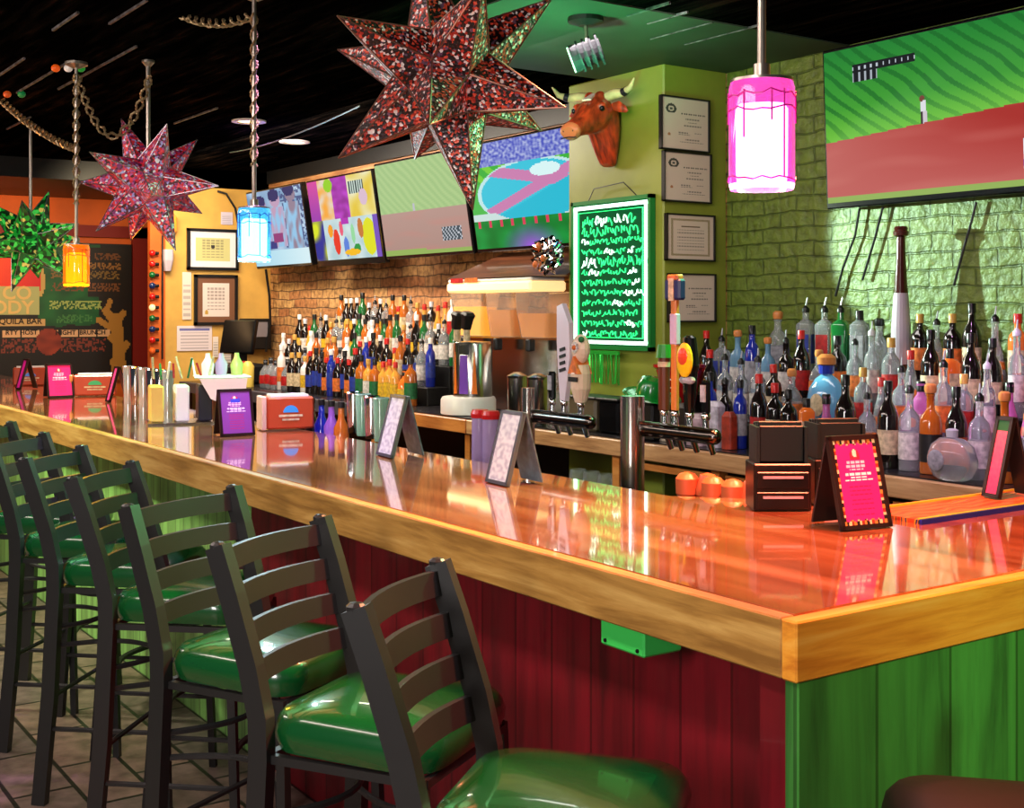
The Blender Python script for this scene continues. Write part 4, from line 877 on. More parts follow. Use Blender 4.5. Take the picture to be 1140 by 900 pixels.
row(cn, 'counter level, left part', seg(-7.7, -6.9, 8), 2.37, CZ, GL_, PBW, 21); row(cn, 'counter level, middle', seg(-6.9, -6.1, 9), 2.37, CZ, GL_, PBB, 22); row(cn, 'counter level, right part', seg(-6.1, -5.35, 8), 2.37, CZ, GL_, PBG, 23)
row(cn, 'lowest step, left half', seg(-7.75, -6.55, 12), 2.54, 1.09, GL_, PB + PBW, 24); row(cn, 'lowest step, right half', seg(-6.55, -5.4, 12), 2.54, 1.09, GL_, PB + PBB, 25)
row(cn, 'middle step, left half', seg(-7.8, -6.6, 13), 2.705, 1.22, GL_, PB, 26); row(cn, 'middle step, right half', seg(-6.6, -5.4, 13), 2.705, 1.22, GL_, PB, 27)
row(cn, 'top step, left half', seg(-7.4, -6.5, 10), 2.87, 1.37, GL_, PB, 28); row(cn, 'top step, right half', seg(-6.5, -5.4, 12), 2.87, 1.37, GL_, PB, 29)
# ================================================================== back counter
M_ctop = mat('dark_counter_surface', (34, 32, 36), .25); M_cedge = wood('counter_edge_wood', (140, 92, 54), (190, 140, 92), (216, 170, 120), .5, .1, (1, 9, 12))
root = thing('back_counter', 'long back bar counter with dark top and pale wood edge against the wall', 'counter', (0, 0, 0))
cx0, cx1 = -8.95, -.55
MB().prism([(cx0, CY + .03), (cx1, CY + .03), (cx1, WY - .005), (PX1 + .01, WY - .005), (PX1 + .01, PY0 - .01), (PX0 - .01, PY0 - .01), (PX0 - .01, WY - .005), (cx0, WY - .005)], .03, M_ctop, Matrix(((1, 0, 0, 0), (0, 0, 1, 0), (0, 1, 0, CZ - .032), (0, 0, 0, 1)))).build('counter_top', root)
MB().box(((-4.4 + cx1) / 2, CY + .012, CZ - .045), (cx1 + 4.4, .034, .075), M_cedge, bev=.004).build('edge_board', root, label='pale wood edge board')
MB().box(((cx0 - 5.2) / 2, CY + .012, CZ - .045), (-cx0 - 5.2, .034, .085), mat('grey_rubber_edge', (70, 70, 78), .5), bev=.004).build('edge_board', root, label='dark grey edge board')
MB().box((-4.8, CY + .012, CZ - .045), (.78, .034, .075), M_orwood, bev=.004).build('edge_board', root, label='orange wood edge board')
MB().box(((cx0 + cx1) / 2, 2.82, .46), (cx1 - cx0, .02, .9), M_black).build('back_panel', root)
for i, x in enumerate((-8.9, -7.7, -6.4, -5.55, -4.45, -3.15, -2.48, -1.6, -.6)):
    MB().box((x, CY + .06, .46), (.05, .05, .90), M_orwood if i in (3, 4, 6, 5) else M_dkwood).build('post', root)
for x0, x1 in ((-3.1, -2.5), (-2.43, -1.64), (-1.56, -.64)):
    MB().box(((x0 + x1) / 2, CY + .06, .86), (x1 - x0, .03, .03), M_orwood).build('rail', root)
for z in (.1, .55): MB().box(((cx0 + cx1) / 2, 2.5, z), (cx1 - cx0, .6, .025), M_black).build('shelf', root)
# stemmed glasses under the counter left of the steel post
mg = mat('thin_clear_glass', (230, 236, 240), .03, trans=.85, ior=1.2)
def wineglass(label, loc, s=1):
    t = thing('stem_glass', label, 'glass', loc, 0, 'glasses on the shelf under the counter'); t.scale = (s, s, s)
    MB().lathe([(.012, .075), (.034, .10), (.038, .13), (.033, .17), (.031, .17), (.036, .13), (.032, .102), (.008, .08)], mg, 14, cap=False).build('bowl', t, smooth=True); MB().lathe([(.032, 0), (.03, .004), (.005, .01), (.0045, .076)], mg, 12).build('stem', t, smooth=True)
for i, px in enumerate((640, 655, 671, 686)):
    q = W(px, 520, Y=2.28); wineglass('%s stem glass from the left under the counter behind the steel post' % ORD[i], (q.x, 2.3, .563), 1.25)
# ------------------------------------------------------------------ draft towers behind the bar
def handle(kind, label, t, x, z0, h, y=0, lean=0):
    pass
def tap(t, x, z, h, kind):
    """faucet with its handle; local coordinates of the tower"""
    mb = MB(); mb.cyl((x, -.0, z), (x, .075, z), .016, m=M_chrome); mb.cyl((x, .06, z), (x, .085, z - .06), .012, .009, M_chrome); mb.cyl((x, .055, z), (x, .055, z + .05), .012, .009, M_chrome); mb.ball((x, .055, z + .052), .015, M_chrome, 10, 6)
    f = mb.build('faucet', t, smooth=True)
    b = z + .06; y = .055; hm = MB()
    if kind == 'flagged':
        hm.box((x, y, b + h * .45), (.024, .018, h * .9), mat('tan_wood_handle', (206, 120, 50), .3), bev=.004); hm.box((x, y, b + h * .62), (.03, .022, h * .24), mat('lilac_label2', (190, 170, 200), .4), bev=.004)
        hm.box((x, y, b + h * .92), (.07, .03, h * .16), mat('navy_badge', (36, 40, 84), .3), bev=.006); hm.box((x, y - .016, b + h * .92), (.022, .004, h * .17), MATS['label_cream']); hm.box((x, y, b + h * 1.01), (.05, .026, .02), MATS['label_orange'], bev=.004)
    elif kind == 'oval':
        hm.lathe([(.014, 0), (.02, h * .25), (.024, h * .5), (.03, h * .6), (.02, h * .97), (.01, h)], M_blackg, 12, Matrix.Translation((x, y, b))); hm.ball((x, y - .02, b + h * .68), .034, mat('gold_badge', (240, 190, 20), .3), 16, 8, (1, .35, 1.55)); hm.ball((x, y - .027, b + h * .72), .022, mat('red_badge', (216, 70, 40), .3), 12, 8, (1, .35, 1.3)); hm.ball((x, y - .01, b + h * .42), .03, MATS['label_silver'], 12, 6, (1.1, .5, .5))
    elif kind == 'tube':
        hm.cyl((x, y, b), (x, y, b + h * .8), .018, m=mat('brown_tube_handle', (90, 44, 24), .3)); hm.cyl((x, y, b + h * .8), (x, y, b + h), .026, .02, mat('green_tube_cap', (30, 120, 40), .3)); hm.cyl((x, y, b + h * .66), (x, y, b + h * .74), .0195, m=MATS['label_cream'])
    elif kind == 'lantern':
        hm.cyl((x, y, b), (x, y, b + h * .75), .012, m=M_dkwood); hm.box((x, y, b + h * .85), (.045, .03, h * .3), MATS['label_orange'], bev=.008)
    elif kind == 'blade':
        hm.prism([(x - .012, b), (x + .016, b), (x + .045, b + h * .45), (x + .04, b + h * .8), (x + .0, b + h), (x - .03, b + h * .97), (x - .03, b + h * .6)], .02, mat('pale_blade', (216, 204, 214), .3), Matrix.Translation((0, y - .01, 0))); [hm.box((x + .006, y - .0125, b + h * (.32 + .07 * i)), (.034 - .004 * (i % 2), .004, .011), M_black, rot=(0, R(-14), 0)) for i in range(4)]
    elif kind == 'skull':
        hm.lathe([(.02, 0), (.034, h * .2), (.036, h * .42), (.028, h * .55)], mat('bone_handle', (222, 196, 170), .35), 14, Matrix.Translation((x, y, b))); hm.ball((x, y, b + h * .78), .044, MATS['bone_handle'], 14, 10, (.95, .6, 1.15))
        for k in range(8): a = 2 * PI * k / 8; hm.ball((x + .014 * math.cos(a), y - .026, b + h * .8 + .014 * math.sin(a)), .006, MATS['label_white'], 6, 4)
        hm.ball((x, y - .028, b + h * .8), .009, MATS['label_orange'], 8, 5); hm.ball((x + .026, y - .018, b + h * .92), .011, MATS['label_green'], 8, 5); hm.prism([(x - .03, b + h * .42), (x + .03, b + h * .42), (x, b + h * .68)], .06, MATS['label_orange'], Matrix.Translation((0, y - .034, 0)))
        hm.box((x, y - .034, b + h * .34), (.05, .004, .016), M_black)
    elif kind == 'dark':
        hm.box((x, y, b + h * .5), (.03, .02, h), M_blackg, bev=.006); hm.box((x, y - .012, b + h * .6), (.022, .003, h * .5), MATS['label_silver'])
    hm.build('tap_handle', t, smooth=False, label={'flagged': 'tall tap handle with navy and cream top', 'oval': 'black tap handle with yellow oval badge', 'tube': 'brown tap handle with green top', 'lantern': 'tap handle with small orange block', 'blade': 'white blade-shaped tap handle', 'skull': 'bone-coloured tap handle with flower and orange collar', 'dark': 'short black tap handle'}[kind])
def draft_tower(label, px, py_top, wpx, bar_len, Y, taps, base=.93):
    q = W(px, py_top, Y=Y); D = (q - CAM).dot(FW); r = wpx / F_PX * D / 2
    t = thing('draft_tower', label, 'beer tap tower', (q.x, Y, base)); zt = q.z - base
    MB().cyl((0, 0, 0), (0, 0, zt), r, m=M_steel, seg=24).build('column', t, smooth=True); MB().lathe([(r * 1.5, 0), (r * 1.5, .01), (r, .014)], M_steel, 24).build('base_flange', t)
    mb = MB(); mb.cyl((r * .8, .02, zt - .10), (bar_len, .02, zt - .10), .024, m=mat('dark_chrome', (90, 84, 80), .2, 1), seg=16); mb.ball((bar_len, .02, zt - .10), .024, MATS['dark_chrome'], 14, 8); mb.build('cross_pipe', t, smooth=True)
    for x, h, k in taps: tap(t, x, zt - .10, h, k)
    return t
draft_tower('tall steel draft tower right of centre with navy-topped and yellow-badge handles', 704, 441, 27, .34, .95, [(.085, .20, 'tube'), (.135, .40, 'flagged'), (.20, .23, 'oval'), (.27, .10, 'dark')])
draft_tower('steel draft tower left of centre with white blade and flowered bone handles', 588, 432, 15, .33, 1.02, [(.07, .10, 'dark'), (.14, .34, 'blade'), (.235, .235, 'skull')])
# under-bar rail carrying both towers
u = thing('speed_rail', 'dark steel under-bar shelf behind the bar top', 'shelf', (0, 0, 0))
MB().box((-2.95, .93, .915), (4.6, .36, .028), mat('dark_steel', (60, 60, 64), .3, .9), bev=.004).build('shelf_plate', u)
for x in (-5.2, -3.9, -2.3, -.75): MB().box((x, .94, .45), (.04, .3, .9), M_black).build('support', u)
# orange shaker tops behind the bar
for i, px in enumerate((765, 779, 794, 800, 816, 828)):
    if i == 3: continue
    q = W(px, 545, Y=.90); t = thing('shaker_jar', '%s orange-topped glass shaker jar behind the bar edge' % ORD[i if i < 3 else i - 1], 'shaker', (q.x, .90 + .03 * (i % 2), .93), 0, 'orange-topped shakers behind the bar'); t.scale = (1.1, 1.1, 1.36)
    MB().lathe([(.028, 0), (.03, .01), (.03, .075), (.024, .085)], mat('red_sauce_glass', (190, 60, 40), .1, trans=.3), 12).build('glass_jar', t, smooth=True); MB().lathe([(.026, .082), (.03, .086), (.031, .10 if i % 2 else .118), (.02, .128), (.004, .132)], mat('terracotta_cap', (206, 96, 56), .35), 12).build('lid', t, smooth=True)
# ------------------------------------------------------------------ equipment on the back counter
q = W(519, 442, Y=2.32); t = thing('countertop_tap_tower', 'round steel countertop tap tower with purple and orange stripes on a round tray', 'tap tower', (q.x, 2.335, CZ))
MB().lathe([(.155, 0), (.16, .004), (.16, .085), (.15, .10), (.02, .102)], M_white, 30).build('drip_tray', t, smooth=True)
MB().lathe([(.115, .10), (.115, .40), (.105, .415), (.02, .42)], M_steel, 28, Matrix.Translation((0, .03, 0))).build('steel_drum', t, smooth=True)
def arcpatch(a0, a1, z0, z1, r, m, top=None):
    mb = MB(); n = 6; vs = []; 
    for i in range(n + 1):
        a = R(a0 + (a1 - a0) * i / n); am = R((a0 + a1) / 2); at = am + (a - am) * (top if top is not None else 1)
        vs += [(r * math.cos(a), .03 + r * math.sin(a), z0), (r * math.cos(at), .03 + r * math.sin(at), z1)]
    mb.add(vs, [(2 * i, 2 * i + 2, 2 * i + 3, 2 * i + 1) for i in range(n)], m); return mb
arcpatch(-74, -46, .12, .34, .1165, mat('purple_graphic', (120, 70, 180), .3), .8).build('stripe', t, label='purple stripe'); arcpatch(-100, -84, .12, .36, .1165, mat('orange_graphic', (236, 120, 40), .3), .1).build('stripe', t, label='orange stripe'); arcpatch(-36, -20, .12, .36, .1165, MATS['orange_graphic'], .1).build('stripe', t, label='orange stripe')
arcpatch(-76, -44, .345, .40, .1165, M_black).build('badge', t)
for x in (-.075, .03):
    MB().cyl((x, -.03, .42), (x, -.03, .50), .02, m=MATS['label_cream']).build('tap_neck', t); MB().loft([rrect(.04, .05, .01, 2, 0), rrect(.05, .06, .01, 2, .06), rrect(.07, .07, .01, 2, .085), rrect(.05, .05, .01, 2, .10)], M_black, T=Matrix.Translation((x, -.035, .49)) @ Matrix.Rotation(.25, 4, 'Y')).build('tap_handle', t)
q0 = W(487, 310, Y=2.45); q1 = W(592, 300, Y=2.45); q2 = W(535, 400, Y=2.40)
x0 = q0.x; x1 = W(618, 310, Y=2.5).x - .0; w = x1 - x0
t = thing('drink_dispenser', 'amber-lit three-hopper frozen drink machine with glowing lid left of the pillar', 'drink machine', ((x0 + x1) / 2, 2.63, CZ)); zt = q0.z - CZ
MB().box((0, .12, .22), (w * .98, .28, .44), M_steel, bev=.01).build('base_cabinet', t)
M_amb = mat('amber_drink', (224, 150, 50), .1, trans=.15, emit=.22, ecol=(240, 150, 40)); M_ambl = mat('glowing_amber_drink', (255, 190, 60), .2, emit=.85, ecol=(255, 176, 50)); M_clr = mat('hopper_plastic', (240, 226, 210), .08, trans=.8, ior=1.15)
for i, (xa, xb, m_, zl) in enumerate(((-w * .49, -w * .17, M_ambl, .62), (-w * .15, w * .10, M_amb, .60), (w * .12, w * .40, M_amb, .58))):
    cx = (xa + xb) / 2; ww = xb - xa
    h_ = MB().loft([[(x + cx, y, z) for x, y, z in rrect(ww * a, .2 * a, .02, 3, zz)] for a, zz in ((.8, .44), (.95, zl), (1, .70))], M_clr).build('hopper', t, label='clear hopper holding amber drink')
    MB().loft([[(x + cx, y, z) for x, y, z in rrect(ww * a, .2 * a, .02, 3, zz)] for a, zz in ((.76, .445), (.9, zl))], m_).build('drink', h_)
    MB().box((cx, -.10, .40), (.04, .05, .07), M_black, bev=.008).build('dispensing_valve', t)
MB().box((-w * .12, 0.02, .735), (w * .78, .26, .06), mat('lid_glow', (255, 236, 190), .4, emit=1.0, ecol=(255, 210, 140)), bev=.012).build('lit_lid', t); MB().box((-w * .12, .02, .775), (w * .78, .24, .022), M_white, bev=.008).build('lid_top', t)
mb = MB(); mb.box((-w * .40, -.112, .778), (w * .12, .003, .03), MATS['label_red']); mb.box((-w * .26, -.112, .778), (w * .12, .003, .028), MATS['label_orange']); mb.build('lid_sign', t)
# wooden hood over it
zz = 1.84; o = MB().loft([[(-.62, -.25, 0), (.62, -.25, 0), (.62, .2, 0), (-.62, .2, 0)], [(-.35, .0, .16), (.62, .0, .16), (.62, .2, .16), (-.35, .2, .16)]], M_dkwood).build('wooden_hood', None, ((x0 + x1) / 2 + .02, 2.78, zz - .07)); tag(o, 'sloped dark brown wooden hood on the brick wall above the drink machine', 'hood')
# foil decoration
q = W(614, 284, Y=2.50); fb = thing('foil_bunch', 'crumpled silver foil bunch with orange blooms left of the neon board', 'decoration', (q.x - .02, 2.49, q.z)); o = MB(); o.ball((0, 0, 0), .1, M_chrome, 26, 18)
o.v = [tuple(Vector(v) * (1 + .55 * noise.noise(Vector(v) * 38)) * 1.0) for v in o.v]; o.v = [(x * 1.15, y * .5, z * .9) for x, y, z in o.v]; o.build('foil', fb)
for c_ in ((-.05, -.05, -.05), (.03, -.055, -.02), (-.02, -.05, .05)): MB().ball(c_, .02, MATS['label_orange'], 8, 6, (1, .6, 1)).build('bloom', fb)
# pint jug stack behind left tower
for i, px in enumerate((570, 592)):
    q = W(px, 410, Y=2.2); t = thing('steel_canister', '%s tall steel canister in front of the drink machine' % ('left', 'right')[i], 'canister', (q.x, 2.235, CZ), 0, 'steel canisters before the drink machine')
    MB().lathe([(.045, 0), (.05, .01), (.055, .24), (.05, .245)], M_steel, 18).build('body', t, smooth=True); MB().lathe([(.056, .238), (.058, .25), (.02, .27)], M_steel, 18).build('lid', t, smooth=True)
# straw cups with red tops
for i, (px, py) in enumerate(((537, 470), (549, 470))):
    q = W(px, 500, Y=1.0); t = thing('lilac_cup_stack', '%s tall lilac cup stack with red rim behind the white menu stands' % ('left', 'right')[i], 'cup stack', (q.x, .99, .93), 0, 'lilac cup stacks behind the bar')
    MB().lathe([(.028, 0), (.033, .02), (.031, .25)], mat('lilac_plastic', (188, 160, 204), .25, trans=.3), 16).build('cups', t, smooth=True); MB().lathe([(.034, .245), (.036, .26), (.03, .275)], mat('red_rim', (200, 26, 30), .3), 16).build('rim', t)
# black bins by the pillar
q = W(655, 470, Y=2.3); t = thing('condiment_bin', 'grey-brown square condiment bin on the counter below the neon board', 'bin', (q.x, 2.33, CZ)); MB().box((0, 0, .08), (.22, .15, .16), mat('grey_brown_plastic', (92, 80, 60), .35), bev=.012).build('body', t); MB().box((0, 0, .165), (.24, .17, .012), M_black, bev=.005).build('lid', t)
q = W(680, 470, Y=2.3); t = thing('condiment_bin', 'black bin beside the grey-brown one, below the neon board', 'bin', (q.x + .03, 2.33, CZ)); MB().box((0, 0, .08), (.15, .15, .16), M_blackg, bev=.012).build('body', t); MB().box((0, 0, .165), (.17, .17, .012), M_black, bev=.005).build('lid', t)
# fringe garland under board, the sign's green reflection put into its colour
q = W(662, 386, Y=2.5); t = thing('fringe_garland', 'foil fringe, green sign reflection painted in, hanging below the neon board', 'decoration', (q.x, 2.515, q.z - .03)); mb = MB(); random.seed(2); mgf = mat('sign_reflection_foil', (50, 200, 70), .2, .5)
MB().box((0, 0, 0), (.36, .012, .02), mgf).build('band', t)
for k in range(40): x = -.18 + .36 * k / 39; mb.box((x, random.uniform(-.012, .012), -.08 - .01 * random.random()), (.006, .002, .15), mgf, rot=(random.uniform(-.1, .1), 0, random.uniform(-1, 1)))
mb.build('strands', t)
# green hat and red bucket
q = W(757, 415, Y=2.45); t = thing('green_hat', 'shiny dark green felt hat shape between tap handles and red bucket', 'hat', (q.x - .0, 2.27, CZ + .171)); mgh = mat('green_satin', (14, 120, 40), .2, coat=.4)
MB().lathe([(.14, .03), (.135, .035), (.08, .02), (.075, .08), (.06, .11), (.01, .115)], mgh, 24, Matrix.Rotation(R(14), 4, 'Y')).build('felt', t, smooth=True); MB().lathe([(.079, .024), (.077, .05)], M_black, 24, Matrix.Rotation(R(14), 4, 'Y'), cap=False).build('band', t)
o = MB().box((0, 0, .085), (.2, .16, .17), M_black, bev=.01).build('black_box', None, (q.x - .0, 2.27, CZ)); tag(o, 'black box under the green hat on the back counter', 'box')
q = W(800, 400, Y=2.6); t = thing('red_bucket', 'red bucket with white letters between green pillar and bottles', 'bucket', (q.x - .02, 2.47, CZ+.09)); mrd = mat('red_enamel', (176, 18, 18), .25, coat=.4)
t.location.z = 1.072; t.location.y = 2.51; t.location.x = -3.07
MB().lathe([(.07, 0), (.105, .20), (.11, .21), (.11, .225), (.10, .225)], mrd, 24).build('body', t, smooth=True)
lettering('JO', .07, M_white, t, (.035, -.104, .155), rot=(PI / 2, 0, .35)); lettering('ot', .06, M_white, t, (.03, -.096, .09), rot=(PI / 2, 0, .35))
MB().lathe([(.112, .222), (.125, .232), (.125, .245), (.1, .25)], mrd, 24).build('lid', t, smooth=True)
# small white boxes and bottles between towers and bottles
for i, (px, py, c_, w_, h_) in enumerate(((779, 470, (190, 160, 170), .10, .12), (797, 455, (210, 200, 214), .07, .18), (762, 475, (40, 30, 26), .08, .16), (740, 475, (210, 190, 170), .05, .13), (812, 470, (180, 60, 40), .06, .14))):
    q = W(px, py, Y=2.26); o = MB().loft([rrect(w_, w_ * .8, .012, 3, z) for z in (0, h_)] + [rrect(w_ * .6, w_ * .5, .01, 3, h_ + .02)], mat('tub_%d' % i, c_, .4, nz=.3, nscale=30)).build('supply_tub', None, (q.x, 2.26, CZ)); tag(o, '%s supply tub standing left of the right-hand bottles, %s from the left' % (('mauve', 'white', 'dark brown', 'cream', 'rust red')[i], ORD[(2, 3, 1, 0, 4)[i]]), 'tub')
# tall black printer / register by the yellow wall
t = thing('cash_register', 'black order register and printer stack beside the yellow wall', 'register', (-8.35, 2.45, CZ))
MB().box((0, 0, .08), (.42, .36, .16), M_black, bev=.02).build('printer', t); MB().box((.02, -.02, .20), (.1, .1, .08), M_black).build('stand', t); MB().box((.02, -.02, .38), (.36, .05, .28), M_blackg, rot=(R(-12), 0, .4), bev=.01).build('monitor', t)
for i, (x, c_) in enumerate(((-8.05, (214, 206, 200)), (-7.93, (150, 20, 30)), (-7.83, (226, 196, 90)))):
    o = MB().lathe([(.045, 0), (.05, .16), (.03, .19), (.02, .2)], mat('syrup_%d' % i, c_, .3), 14).build('syrup_jug', None, (x, 2.3, CZ), smooth=True); tag(o, ('white', 'dark red', 'yellow')[i] + ' syrup jug right of the black register', 'jug')
# speaker cable from the ceiling by the yellow wall
tag(MB().tube([W(296, 300, Y=2.9), W(300, 330, Y=2.92), W(301, 360, Y=2.93), W(296, 392, Y=2.9)], .012, M_black, 6).build('cable', smooth=True), 'thick dark cable hanging in the corner under the leftmost screen', 'cable')
tag(MB().tube([W(242, 213, X=-8.95), W(252, 216, X=-8.93), W(262, 232, X=-8.93), W(266, 254, X=-8.95)], .010, M_black, 6).build('camera_cable', smooth=True), 'black cable looping at the top of the yellow wall', 'cable')
# ================================================================== on the bar
def tent(label, px, py, rz, w, h, card, frame, lean=14, lettering_=None, group='tent menu stands on the bar', back=None):
    q = W(px, py, Z=BZ); t = thing('menu_stand', label, 'menu stand', (q.x, q.y, BZ + .002 + (.012 if 'right frame edge' in label else 0)), rz, group); L = R(lean)
    fm = frame; fr = .010; pos = (0, 0, 0)
    mb = MB().box((0, .004, h / 2), (w, .007, h), fm); mb.box((0, -.001, fr / 2), (w, .008, fr), fm); mb.box((0, -.001, h - fr / 2), (w, .008, fr), fm); [mb.box((s * (w / 2 - fr / 2), -.001, h / 2), (fr, .008, h), fm) for s in (-1, 1)]
    mb.build('front_frame', t, rot=(-L, 0, 0)); o = painted('menu_card', w - 2 * fr, h - 2 * fr, 44, 64, card, PM_print, t, (0, math.sin(L) * h / 2 - .0012 * math.cos(L), math.cos(L) * h / 2 + .0004), (-L, 0, 0))
    top = (0, h * math.sin(L), h * math.cos(L)); d = 2 * h * math.sin(L) + .012
    MB().box((0, 0, -h * .49), (w * .96, .006, h * .985), back or fm, bev=.001).build('back_leg', t, (0, top[1] + .0085, top[2]), (L, 0, 0))
    return t
def card_pink(u, v, base=(240, 24, 120), edge=True):
    e = min(u * .7, (1 - u) * .7, v, 1 - v)
    if edge and e < .05 + .012 * math.sin(u * 40) : return [(214, 120, 50), (40, 14, 14), (236, 190, 140), (150, 40, 30)][int((u * 17) + int(v * 23)) % 4]
    if math.hypot((u - .48) * 1.0, (v - .80) * 1.35) < .12 and v > .76: return (214, 30, 60) if math.hypot(u - .48, (v - .84)) > .05 else (255, 210, 190)
    for vv, hw, th in ((.73, .2, .014), (.69, .22, .016), (.645, .16, .006)):
        if abs(v - vv) < th and abs(u - .48) < hw: return (250, 190, 215) if int(u * 44) % 5 else base
    for vv, hw in ((.59, .30), (.555, .18), (.52, .31)):
        if abs(v - vv) < .012 and abs(u - .5) < hw: return (255, 225, 235) if int(u * 44) % 6 else base
    for i, vv in enumerate((.45, .40, .35, .29, .24, .18, .12)):
        if abs(v - vv) < .008 and abs(u - .5) < .26 and int(u * 44 + i * 3) % 5: return (186, 10, 80)
    return base
M_menu = mat('dark_menu_frame', (38, 20, 18), .3); M_gback = mat('chalk_grey_board', (92, 98, 112), .4, nz=.35, nscale=30)
tent('hot pink menu card in a dark easel stand with nut-brown border on the red-lit bar', 965, 590, R(80), .145, .215, card_pink, M_menu)
tent('magenta-purple menu card stand beside the orange napkin box', 265, 486, R(87), .142, .19, lambda u, v: card_pink(u, v, (128, 54, 140), False) if not (abs(v - .78) < .05 and abs(u - .5) < .15) else (60, 60, 180), M_menu)
tent('small hot pink menu card stand at the far left of the bar', 68, 443, R(92), .15, .20, lambda u, v: card_pink(u, v, (240, 30, 120), False), M_menu)
def card_glare(u, v): return mixc((244, 242, 248), (196, 190, 208), .3 + 1.2 * nz(u * 1.5, v * 4, 4, 2))  # paper glare put into the card colour as white
M_grey = mat('grey_steel_frame', (120, 124, 136), .25, .6)
tent('glare-white glossy menu tent seen edge-on, the nearer of the two, right of centre', 553, 540, R(-4), .125, .215, card_glare, M_grey, 15, back=M_gback)
tent('glare-white glossy menu tent seen edge-on, the farther of the two near the steel cups', 428, 509, R(-6), .135, .215, card_glare, M_grey, 15, back=M_gback)
tent('pink-fronted menu stand with green top at the right frame edge', 1103, 560, R(-12), .06, .215, lambda u, v: (40, 110, 60) if v > .86 else mixc((226, 60, 120), (240, 120, 140), v + .3 * nz(u, v * 4, 5)), M_menu, 14)
tent('slim pink menu stand turned side-on left of the row of steel shakers', 120, 448, R(10), .05, .20, lambda u, v: (226, 60, 130), M_menu, 16)
tent('magenta menu stand turned side-on at the far left corner of the bar', 20, 434, R(14), .06, .20, lambda u, v: (214, 30, 150), M_menu, 16)
# napkin caddies
def napkin_box(label, px, py, rz, w, d, h, m, logo, side=None):
    q = W(px, py, Z=BZ); t = thing('napkin_box', label, 'napkin box', (q.x, q.y, BZ + (.006 if side else .001)), rz, 'napkin boxes on the bar')
    MB().box((0, 0, h / 2), (w, d, h), m, bev=.008).build('body', t); MB().box((0, 0, h + .004), (w * .8, d * .7, .01), M_white).build('napkins', t)
    if logo:
        mb = MB(); n = 14; poly = [(w * .16 * math.cos(PI * i / n), h * .52 + h * .22 * math.sin(PI * i / n)) for i in range(n + 1)]; mb.prism(poly, .003, mat('logo_dome_' + label.split()[0], logo, .4), Matrix.Translation((0, -d / 2 - .003, 0))); mb.box((0, -d / 2 - .0015, h * .42), (w * .5, .003, h * .07), MATS['label_cream']); mb.box((0, -d / 2 - .0015, h * .30), (w * .36, .003, h * .06), MATS['label_cream']); mb.build('dome_emblem', t)
    if side: MB().box((-w / 2 - .012, -.01, h * .5), (.02, d * .9, h * 1.05), side, bev=.004).build('side_panel', t)
    return t
M_box = mat('orange_brown_board', (176, 66, 34), .35)
napkin_box('orange-brown napkin box with blue dome emblem in the left-centre of the bar', 320, 478, R(78), .20, .13, .135, M_box, (60, 150, 220), mat('pale_card_side', (222, 180, 160), .4))
napkin_box('rust napkin box with green emblem between two pink menu stands', 106, 441, R(72), .24, .13, .12, M_box, (60, 170, 110), M_orwood)
napkin_box('red-brown napkin box with blue emblem at the far left end of the bar', 34, 429, R(76), .22, .13, .12, M_box, (80, 130, 220))
# black caddies near the pink card
def caddy(label, px, py, rz):
    q = W(px, py, Z=BZ); t = thing('bar_caddy', label, 'bar caddy', (q.x, q.y, BZ), rz, 'black bar caddies beside the pink menu')
    mk = mat('dark_stained_box', (32, 16, 12), .3, nz=.4, nscale=12)
    MB().box((0, 0, .06), (.145, .11, .118), mk, bev=.003).build('body', t)
    for z in (.028, .078): d = MB().box((0, -.057, z), (.13, .006, .042), mk, bev=.002).build('drawer', t); MB().box((0, -.062, z + .008), (.10, .004, .006), mat('pale_slot', (200, 150, 150), .3)).build('drawer_pull', d)
    for s in (-1, 1): MB().box((s * .06, .0, .165), (.008, .10, .09), M_black).build('side_wall', t)
    mk2 = mat('black_menus', (18, 17, 18), .4)
    for k in range(5): MB().box((0, -.036 + .018 * k, .168 + .004 * (k % 3)), (.11, .013, .09 + .012 * (k % 2)), mk2, bev=.002).build('menu', t)
    return t
caddy('left black bar caddy with two drawer slots and black menus', 866, 566, R(56)); c_ = caddy('right black bar caddy partly behind the hot pink menu card', 929, 560, R(62))
q = W(893, 500, Y=.95); t = thing('clear_jar', 'tall clear glass jar standing between the two black bar caddies', 'jar', (W(896, 560, Z=BZ).x - .06, W(896, 560, Z=BZ).y + .04, BZ)); MB().lathe([(.02, 0), (.026, .004), (.026, .13), (.02, .15), (.021, .17)], mg, 16).build('glass', t, smooth=True); MB().lathe([(.023, .165), (.023, .18), (.01, .185)], M_black, 12).build('lid', t)
# bar mat on the right arm
mt, nt, b = nodes_mat('bar_mat_print'); tc = nt.nodes.new('ShaderNodeTexCoord'); w_ = nt.nodes.new('ShaderNodeTexWave'); w_.inputs['Scale'].default_value = 9; w_.inputs['Distortion'].default_value = 7; w_.inputs['Detail'].default_value = 1
nt.links.new(tc.outputs['Object'], w_.inputs['Vector']); r = ramp(nt, [(0, (196, 60, 20)), (.35, (230, 150, 40)), (.55, (16, 20, 20)), (.7, (30, 36, 110)), (.85, (220, 130, 40))], w_.outputs[0]); r.color_ramp.interpolation = 'CONSTANT'; nt.links.new(r.outputs[0], b.inputs['Base Color']); b.inputs['Roughness'].default_value = .4
t = thing('bar_mat', 'printed orange, blue and black rubber bar mat on the inner edge of the bar', 'bar mat', (-.53, 1.35, BZ)); MB().box((0, 0, .005), (.17, .9, .01), mt).build('mat_face', t)
mb = MB(); 
for s in (-1, 1): mb.box((s * .085, 0, .007), (.008, .9, .014), mat('mat_yellow_edge', (226, 190, 50), .4)); mb.box((s * .092, 0, .006), (.008, .91, .013), mat('mat_blue_edge', (24, 30, 110), .4))
